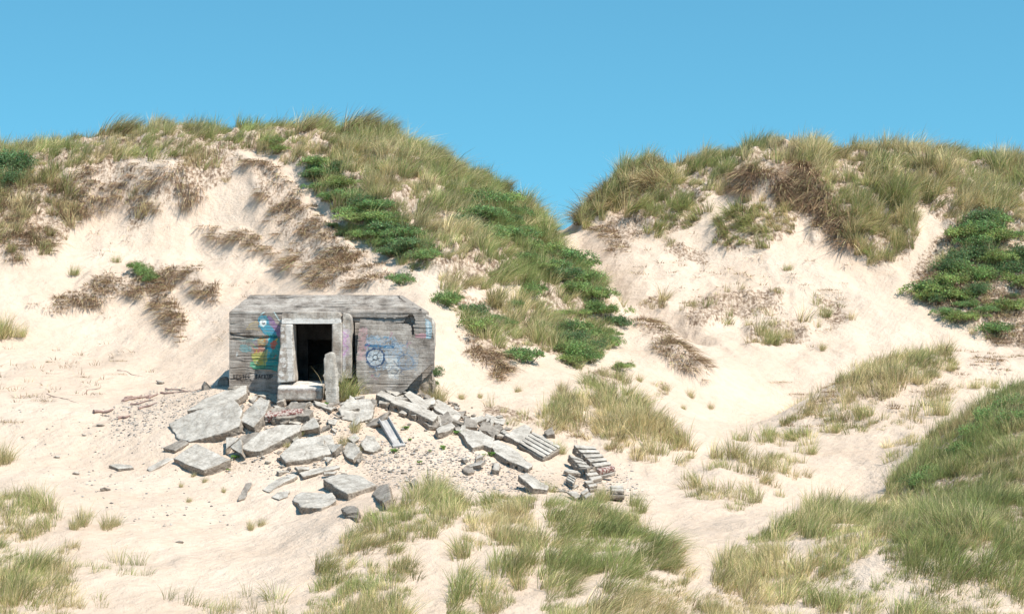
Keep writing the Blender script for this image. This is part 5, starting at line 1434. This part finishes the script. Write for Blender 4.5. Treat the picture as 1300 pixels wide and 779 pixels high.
# weeds: small bright leafy plants among the rubble
def leaf_cloud(name, r, n, rad, hgt, leaf, colr, seed, holes=0.25, spiky=0.0):
    rr = np.random.default_rng(seed)
    # several lobes, leaves near the lobe skins
    nl = 13
    lc = np.stack([rr.normal(0, rad * 0.42, nl), rr.normal(0, rad * 0.42, nl), rr.uniform(0.05, 0.55, nl) * hgt], 1)
    lr = rr.uniform(0.28, 0.55, nl) * min(rad, hgt * 1.2)
    li = rr.integers(0, nl, n)
    d = rr.normal(size=(n, 3)); d /= np.linalg.norm(d, axis=1)[:, None]
    d[:, 2] = np.abs(d[:, 2]) * 1.0 - 0.55 * rr.random(n)
    c = lc[li] + d * (lr[li] * rr.uniform(0.45, 1.08, n))[:, None]
    c[:, 2] = np.maximum(c[:, 2], rr.uniform(0, 0.12, n))
    keep = fbm(c[:, 0] / 0.22, c[:, 1] / 0.22, c[:, 2] / 0.22, o=2, seed=seed) > -holes
    c = c[keep]; d = d[keep]; n = len(c)
    ax_ = d * 0.7 + rr.normal(0, 0.5, (n, 3)) + np.array([0, 0, 0.25]); ax_ /= np.linalg.norm(ax_, axis=1)[:, None]
    sd_ = np.cross(ax_, rr.normal(size=(n, 3))); sd_ /= np.linalg.norm(sd_, axis=1)[:, None]
    s = leaf * rr.uniform(0.6, 1.3, n)[:, None]
    nrm_ = np.cross(ax_, sd_)
    v0 = c - ax_ * s * 0.5; v2 = c + ax_ * s * 0.6 - nrm_ * s * 0.15
    v1 = c + sd_ * s * 0.28 + nrm_ * s * 0.08; v3 = c - sd_ * s * 0.28 + nrm_ * s * 0.08
    V = np.stack([v0, v1, v2, v3], 1).reshape(-1, 3)
    k0 = np.arange(n)[:, None] * 4
    f = np.concatenate([k0 + np.array([0, 1, 2]), k0 + np.array([0, 2, 3])], 1).ravel()
    me = mesh_np(name, V, f, np.full(2 * n, 3, np.int32))
    cc = np.array(colr)[None] * rr.uniform(0.6, 1.45, (n, 1)) * (1 + rr.normal(0, 0.08, (n, 3)))
    cc = cc * rr.uniform(0.7, 1.35, nl)[li[keep]][:, None]
    dn = rr.random(n) < 0.10
    cc[dn] = np.array([0.20, 0.14, 0.08]) * rr.uniform(0.6, 1.3, (dn.sum(), 1))
    yl = rr.random(n) < 0.08
    cc[yl] = np.array([0.22, 0.22, 0.07])
    set_col(me, "col", np.repeat(np.concatenate([cc, np.ones((n, 1))], 1), 4, 0))
    me.materials.append(M_LEAF)
    # stems
    bm = bmesh.new()
    for j in range(nl):
        a = Vector((lc[j][0] * 0.25, lc[j][1] * 0.25, -0.1)); b = Vector(lc[j])
        m_ = a.lerp(b, 0.5) + Vector((0, 0, -0.08 * hgt))
        prev = a; rp = 0.014
        for q, rn in ((m_, 0.010), (b, 0.006)):
            v = q - prev
            M = Matrix.Translation((prev + q) / 2) @ v.to_track_quat('Z', 'Y').to_matrix().to_4x4()
            bmesh.ops.create_cone(bm, cap_ends=True, segments=5, radius1=rp, radius2=rn, depth=v.length, matrix=M)
            prev = q; rp = rn
    ms = bpy.data.meshes.new(name + "_stem"); bm.to_mesh(ms); bm.free()
    ms.materials.append(M_TWIG)
    return me, ms
M_TWIG, tt_, bb_ = new_mat("twig_bark"); bb_.inputs['Base Color'].default_value = (0.16, 0.115, 0.08, 1); bb_.inputs['Roughness'].default_value = 0.9
BP = [leaf_cloud("leaves", None, 3800, 0.80, 0.75, 0.072, c, 400 + i) for i, c in enumerate([(0.24, 0.38, 0.15), (0.28, 0.41, 0.155), (0.19, 0.30, 0.14), (0.33, 0.43, 0.15)])]
WP = [leaf_cloud("leaves", None, 110, 0.16, 0.16, 0.06, (0.16, 0.30, 0.06), 450 + i) for i in range(2)]
def bush(px, py, s, label, group=None, v=None, sz=1.0, name="leafy_shrub", cat="shrub", pool=None, dmin=36):
    if bool(in_poly(np.array([px - 12.0]), np.array([py - 4.0]), CH)[0]): px += 34
    pool = pool or BP
    p = hit_fast(px, py)
    i = v if v is not None else random.randrange(len(pool))
    root = bpy.data.objects.new(name, None); COL.objects.link(root)
    root.location = p; root.scale = (s, s, s * sz); root.rotation_euler = (0, 0, random.uniform(0, 6.28)); root.empty_display_size = 0.2
    root["label"] = label; root["category"] = cat
    if group: root["group"] = group
    for nm, me in (("leaves", pool[i][0]), ("stem", pool[i][1])):
        o = bpy.data.objects.new(nm, me); COL.objects.link(o); o.parent = root
    return root
# big green patches on the left dune
for (px, py, s) in [(398,212,1.0),(405,225,1.0),(420,222,1.1),(432,240,1.1),(445,255,1.2),(462,262,1.2),(480,268,1.1),(470,285,1.2),(492,285,1.2),(505,298,1.2),(520,305,1.1),(530,318,1.1),(450,278,1.1),(485,305,1.0),(512,322,1.0),(540,330,0.9),(500,325,0.8),(435,300,0.6)]:
    bush(px, py, s, "dark green shrub in the big patch on the slope behind the bunker roof", "shrubs in the big patch behind the bunker", sz=0.65)
for (px, py, s) in [(600,255,1.1),(620,262,1.2),(640,262,1.2),(655,278,1.1),(610,278,1.1),(632,285,1.1),(605,300,1.0),(625,305,1.1),(650,305,1.1),(672,300,0.9),(595,285,0.8),(668,318,0.9),(700,325,1.1),(720,335,1.2),(735,345,1.1),(700,345,1.0),(672,340,0.8),(715,355,1.0),(745,362,1.1),(760,380,0.9),(730,372,0.9)]:
    bush(px, py, s, "dark green shrub on the upper shoulder of the left dune near the saddle", "shrubs near the saddle", sz=0.8)
for (px, py, s) in [(345,185,0.7),(352,195,0.6)]:
    bush(px, py, s, "small bright shrub among the crest grass of the left dune", "small shrubs on the crest", 3)
for (px, py, s) in [(5,215,1.3),(20,222,1.1),(-10,232,1.2),(8,235,1.0)]:
    bush(px, py, s, "dark shrub at the far left end of the left dune crest", "shrubs at the far left of the crest", 2)
for (px, py, s, lab) in [(563,388,0.75,"round green shrub on the sand just above the bunker's right corner"),(577,384,0.45,"small shrub touching the round green one above the bunker's right corner"),
    (606,402,0.75,"upper shrub of the upright pair right of the bunker"),(610,422,0.85,"dark upright shrub right of the bunker, above bare sand"),(628,410,0.5,"pale green shrub beside the dark upright one"),
    (655,390,0.45,"small isolated shrub below the grassy shoulder"),(647,415,0.4,"tiny dark shrub on the litter-strewn sand"),(687,417,0.45,"small shrub halfway down the shoulder, between two bare patches"),
    (664,460,0.85,"broad low shrub at the upper edge of the smooth sand"),(652,455,0.5,"left arm of the broad low shrub group"),(776,440,0.65,"round shrub on the sandy ridge facing the valley"),
    (790,415,0.7,"shrub at the tip of the shoulder beside the sand valley"),(773,402,0.7,"shrub second from the tip of the shoulder"),(752,398,0.7,"spreading dark shrub on the shoulder above the valley"),
    (788,470,0.5,"lowest small shrub on the ridge above the grass"),(510,362,0.7,"shrub among dead stems directly above the bunker roof"),(673,378,0.8,"shrub at the foot of the grassy shoulder")]:
    bush(px, py, s, lab)
for (px, py, s) in [(725,425,1.0),(718,438,1.0),(740,432,0.9),(733,452,1.0),(745,460,0.8),(722,462,0.7),(752,445,0.8)]:
    bush(px, py, s, "green shrub in the cluster at the lower end of the left dune shoulder", "shrub cluster at the lower shoulder", sz=0.8)
for (px, py, s) in [(176,345,0.6),(185,352,0.6),(190,358,0.5)]:
    bush(px, py, s, "small leafy shrub on top of the dead stems left of the bunker", "small shrubs on the dead stems", 1)
for (px, py, s) in [(1180,372,1.0),(1190,378,1.1),(1202,345,1.1),(1205,365,1.2),(1215,385,1.1),(1190,385,1.0),(1175,382,0.8),(1220,350,1.1),(1232,330,1.2),(1250,300,1.3),(1240,285,1.2),(1262,290,1.2),(1272,310,1.1),(1225,305,1.2),(1205,315,1.1),(1262,335,1.1),(1280,350,1.2),(1292,365,1.1),(1250,355,1.0),(1235,375,0.9),(1215,410,0.9),(1200,402,0.7),(1262,425,1.0),(1288,398,1.1),(1300,330,1.1),(1210,335,1.0)]:
    bush(px, py, s, "dark green shrub in the big patch low on the right dune", "shrubs in the right dune patch", sz=0.9)
for (px, py, s) in [(1285,520,0.8),(1262,535,0.8),(1240,555,0.7),(1222,575,0.6),(1292,540,0.8),(1180,605,0.6),(1168,615,0.6)]:
    bush(px, py, s, "leafy green shrub in the grass of the near slope at the right edge", "shrubs on the near right slope", 1, sz=0.8)
bush(548,478,0.5, "dark creeping plant on the broken right corner of the bunker", v=2)
bush(545,492,0.4, "ivy-dark plant lowest at the bunker's broken right corner", v=2)
for (px, py) in [(270,560),(292,587),(298,583),(581,552),(611,564),(613,580),(623,579),(645,539),(586,550),(417,515),(515,546),(520,560),(500,575),(563,570),(400,545),(395,550),(424,512),(288,599),(450,560),(545,575),(535,590)]:
    bush(px, py, random.uniform(0.5, 0.95), "little bright green weed between the pieces of rubble", "bright weeds in the rubble", name="weed", cat="weed", pool=WP)
rb_ = random.Random(9)
for poly, n, lab, grp in [([(385,200),(425,205),(450,245),(505,272),(548,305),(550,345),(520,345),(470,315),(430,300),(400,250)], 26, "dark green shrub in the big patch on the slope behind the bunker roof", "shrubs in the big patch behind the bunker"),
                     ([(590,248),(660,255),(710,310),(770,375),(740,390),(690,360),(640,320),(590,300)], 22, "dark green shrub on the upper shoulder of the left dune near the saddle", "shrubs near the saddle"),
                     ([(700,400),(770,390),(790,420),(760,470),(705,465)], 10, "green shrub in the cluster at the lower end of the left dune shoulder", "shrub cluster at the lower shoulder"),
                     ([(1150,350),(1180,300),(1250,270),(1310,280),(1310,400),(1250,430),(1210,400),(1160,380)], 20, "dark green shrub in the big patch low on the right dune", "shrubs in the right dune patch")]:
    xs = [p[0] for p in poly]; ys = [p[1] for p in poly]; c = 0
    while c < n:
        px = rb_.uniform(min(xs), max(xs)); py = rb_.uniform(min(ys), max(ys))
        if not bool(in_poly(np.array([px]), np.array([py]), poly)[0]): continue
        bush(px, py, rb_.uniform(0.45, 0.85), lab, grp, sz=rb_.uniform(0.5, 0.9)); c += 1
# dark wind-bent plumes that break the skyline
PL = []
for i in range(2):
    r = np.random.default_rng(600 + i); n = 9
    c = np.concatenate([r.normal(0, 0.30, (n, 2)), np.zeros((n, 1))], 1)
    me = grass_mesh("grass_plume", c, r.uniform(0.9, 1.35, n), 46, np.array([[0.75, 0.0]] * n), 0.55, spread=0.16, width=0.020, splay=0.2, droop=0.25, r=r, dead=0.30)
    me.materials.append(M_GRASS); PL.append(me)
for (px, py, s, lab) in [(150,168,1.0,"dark wind-bent grass plume on the skyline, leftmost of the tall ones"),(168,164,0.9,"dark grass plume just right of the leftmost tall one on the skyline"),(40,192,0.9,"brownish grass plume on the skyline near the left edge"),
    (445,162,1.15,"tallest dark grass plume on the skyline of the left dune"),(468,162,1.0,"grass plume right beside the tallest one on the left dune"),(492,168,0.95,"last of the tall plumes where the left dune starts to fall"),
    (383,163,0.8,"smaller dark plume on the middle of the left dune crest"),(556,206,0.9,"plume leaning out halfway down the left dune shoulder"),(640,240,0.8,"plume on the lower part of the left dune shoulder"),
    (972,186,1.0,"dark tuft standing above the eroded top of the right dune"),(1037,184,0.9,"plume where the right dune skyline is highest"),(1185,192,0.8,"plume on the right dune skyline above the grass tongue"),(890,204,0.85,"plume on the skyline between the two humps of the right dune"),(745,255,0.8,"low dark plume at the left tip of the right dune")]:
    p = hit_fast(px, py + 4); o = bpy.data.objects.new("grass_plume", PL[int(px) % 2]); COL.objects.link(o); o.location = p; o.scale = (s, s, s)
    o["label"] = lab; o["category"] = "grass tuft"
# brown driftlike clumps
DP = []
for i in range(2):
    r = np.random.default_rng(500 + i); n = 6
    c = np.concatenate([r.normal(0, 0.22, (n, 2)), np.zeros((n, 1))], 1)
    me = grass_mesh("dry_clump", c, r.uniform(0.35, 0.6, n), 30, np.zeros((n, 2)), 0.0, spread=0.22, width=0.014, splay=0.9, droop=0.8, r=r, flat=0.5, dead=0.7)
    me.materials.append(M_DEAD); DP.append(me)
for (px, py, s, lab) in [(1011,500,1.0,"dark reddish clump of dry stems on the valley sand, lower of two"),(988,485,0.8,"flat reddish clump of dry stems on the valley sand, upper of two"),(1047,368,1.1,"dry brown twig heap on the sand of the right dune face"),
    (150,458,0.6,"small orange dry clump on the sand bowl left of the bunker"),(152,475,0.5,"lower small orange dry clump on the sand bowl"),(40,503,1.2,"low reddish clump with a green sprig at the left of the sand"),(55,508,0.9,"trailing end of the low reddish clump at the left"),
    (1050,492,0.5,"tiny brown clump where the right mound meets the valley sand"),(8,535,1.0,"brown dry clump at the left edge above the beach sand"),(225,412,0.9,"dark dry clump at the lower tip of the dead stems"),(105,478,0.7,"thin dry twigs on the sand bowl")]:
    p = hit_fast(px, py); o = bpy.data.objects.new("dry_clump", DP[int(px) % 2]); COL.objects.link(o); o.location = p; o.scale = (s, s, s * 0.8)
    o["label"] = lab; o["category"] = "dry clump"
# reddish roots in the debris trail
def root_stick(px0, py0, px1, py1, rad, label, group):
    a = hit_fast(px0, py0); b = hit_fast(px1, py1); n = 10
    bm = bmesh.new(); rings = []
    X = (b - a); L = X.length; X.normalize(); up = Vector((0, 0, 1)); Yv = up.cross(X).normalized()
    for i in range(n + 1):
        t = i / n; c = a.lerp(b, t); c.z = float(gz(c.x, c.y)) + rad * 0.5; c += Yv * 0.06 * math.sin(t * 9 + px0) - a
        r_ = rad * (1 - 0.6 * t) * (0.8 + 0.4 * random.random())
        rings.append([bm.verts.new(c + Yv * (r_ * math.cos(q)) + up * (r_ * 0.7 * math.sin(q))) for q in [k_ * math.pi / 3 for k_ in range(6)]])
    for i in range(n):
        for q in range(6):
            bm.faces.new((rings[i][q], rings[i][(q + 1) % 6], rings[i + 1][(q + 1) % 6], rings[i + 1][q]))
    bm.faces.new(rings[0][::-1]); bm.faces.new(rings[-1])
    me = bpy.data.meshes.new("root"); bm.to_mesh(me); bm.free()
    o = link("driftwood", me, M_ROOT, label=label, cat="driftwood", group=group); o.location = a
M_ROOT, t9, b9 = new_mat("reddish_dead_wood")
n9 = nd(t9, "ShaderNodeTexNoise", i_Scale=9.0, i_Detail=5.0); r9 = ramp(t9, [(0.35, (0.20, 0.12, 0.10)), (0.65, (0.38, 0.29, 0.26))]); t9.links.new(n9.outputs[0], r9.inputs[0]); t9.links.new(r9.outputs[0], b9.inputs['Base Color']); b9.inputs['Roughness'].default_value = 0.9
for a in [(118,524,145,521,0.09),(150,532,165,529,0.08),(158,510,190,502,0.07),(165,514,195,508,0.06),(175,520,200,512,0.06),(205,499,255,494,0.05),(210,494,235,496,0.05),(160,506,178,503,0.06),(186,506,200,500,0.06)]:
    root_stick(*a, "reddish dead root or wood piece in the debris trail left of the bunker", "roots in the debris trail")
for a in [(150,470,180,478,0.02),(60,500,100,512,0.02),(105,500,130,490,0.02)]:
    root_stick(*a, "thin dead root trailing on the sand bowl left of the bunker", "thin roots on the sand bowl")

lit_mask([[(290,495),(440,500),(560,530),(720,600),(800,600),(840,640),(700,640),(600,632),(520,625),(440,610),(300,600),(230,530)]], 50, 62, 0.72)
lit_mask([[(100,540),(180,500),(290,485),(290,500),(220,540),(180,560),(100,560)]], 54, 66, 0.5)
lit_mask([[(-50,520),(100,560),(200,560),(300,600),(300,640),(-50,640)]], 44, 62, 0.10)
lit_mask([[(560,380),(700,370),(800,400),(900,470),(800,470),(700,460),(620,490),(570,430)],[(780,340),(900,290),(1060,300),(1060,440),(850,400)],[(980,560),(1060,490),(1200,450),(1400,450),(1250,540),(1150,620),(1000,600)]], 56, 92, 0.30)
lit_mask([[(0,330),(120,280),(330,230),(400,320),(300,330),(100,340)]], 66, 90, 0.22)
kern = np.stack([LIT, ROOT], 1).reshape(ny, nx, 2)
for _ in range(5):
    kern[1:-1, 1:-1] = (kern[1:-1, 1:-1] * 2 + kern[:-2, 1:-1] + kern[2:, 1:-1] + kern[1:-1, :-2] + kern[1:-1, 2:]) / 6
kk = kern.reshape(-1, 2)
set_col(ground_me, "litter", np.concatenate([kk, np.zeros((len(kk), 1)), np.ones((len(kk), 1))], 1))
for ob in COL.objects:
    if ob.parent is None and ob.type in ('MESH', 'EMPTY') and "kind" not in ob:
        ob["kind"] = "thing"
# members of small groups are told apart by their place in the row
ORD = ["leftmost", "second from left", "third from left", "fourth from left", "fifth from left", "sixth from left", "seventh from left", "eighth from left"]
same = {}
for ob in COL.objects:
    if ob.parent is None and "group" in ob and ob.get("kind") == "thing":
        same.setdefault(ob["label"], []).append(ob)
for lab, obs in same.items():
    if 2 <= len(obs) <= 8:
        obs.sort(key=lambda q: q.location.x / q.location.y)
        for i, ob in enumerate(obs):
            extra = ORD[i] if i < len(obs) - 1 or len(obs) > 6 else "rightmost"
            new = lab + ", " + extra
            if len(new.split()) <= 16: ob["label"] = new
            else: ob["label"] = " ".join(lab.split()[:16 - len(extra.split())]) + ", " + extra
    elif len(obs) > 8 and obs[0]["category"] in ("shrub", "weed", "concrete slab"):
        # larger groups: say which part of the patch each stands in
        pr = [(q.location.x / q.location.y, q.location.z / q.location.y - EYE / q.location.y, q) for q in obs]
        hs = sorted(a[1] for a in pr); vs = sorted(a[0] for a in pr); n_ = len(pr)
        for a, b, q in pr:
            v_ = "lower" if b < hs[n_ // 3] else ("upper" if b >= hs[2 * n_ // 3] else "middle")
            h_ = "left" if a < vs[n_ // 3] else ("right" if a >= vs[2 * n_ // 3] else "centre")
            q["label"] = " ".join(lab.split()[:14]) + ", " + v_ + " " + h_
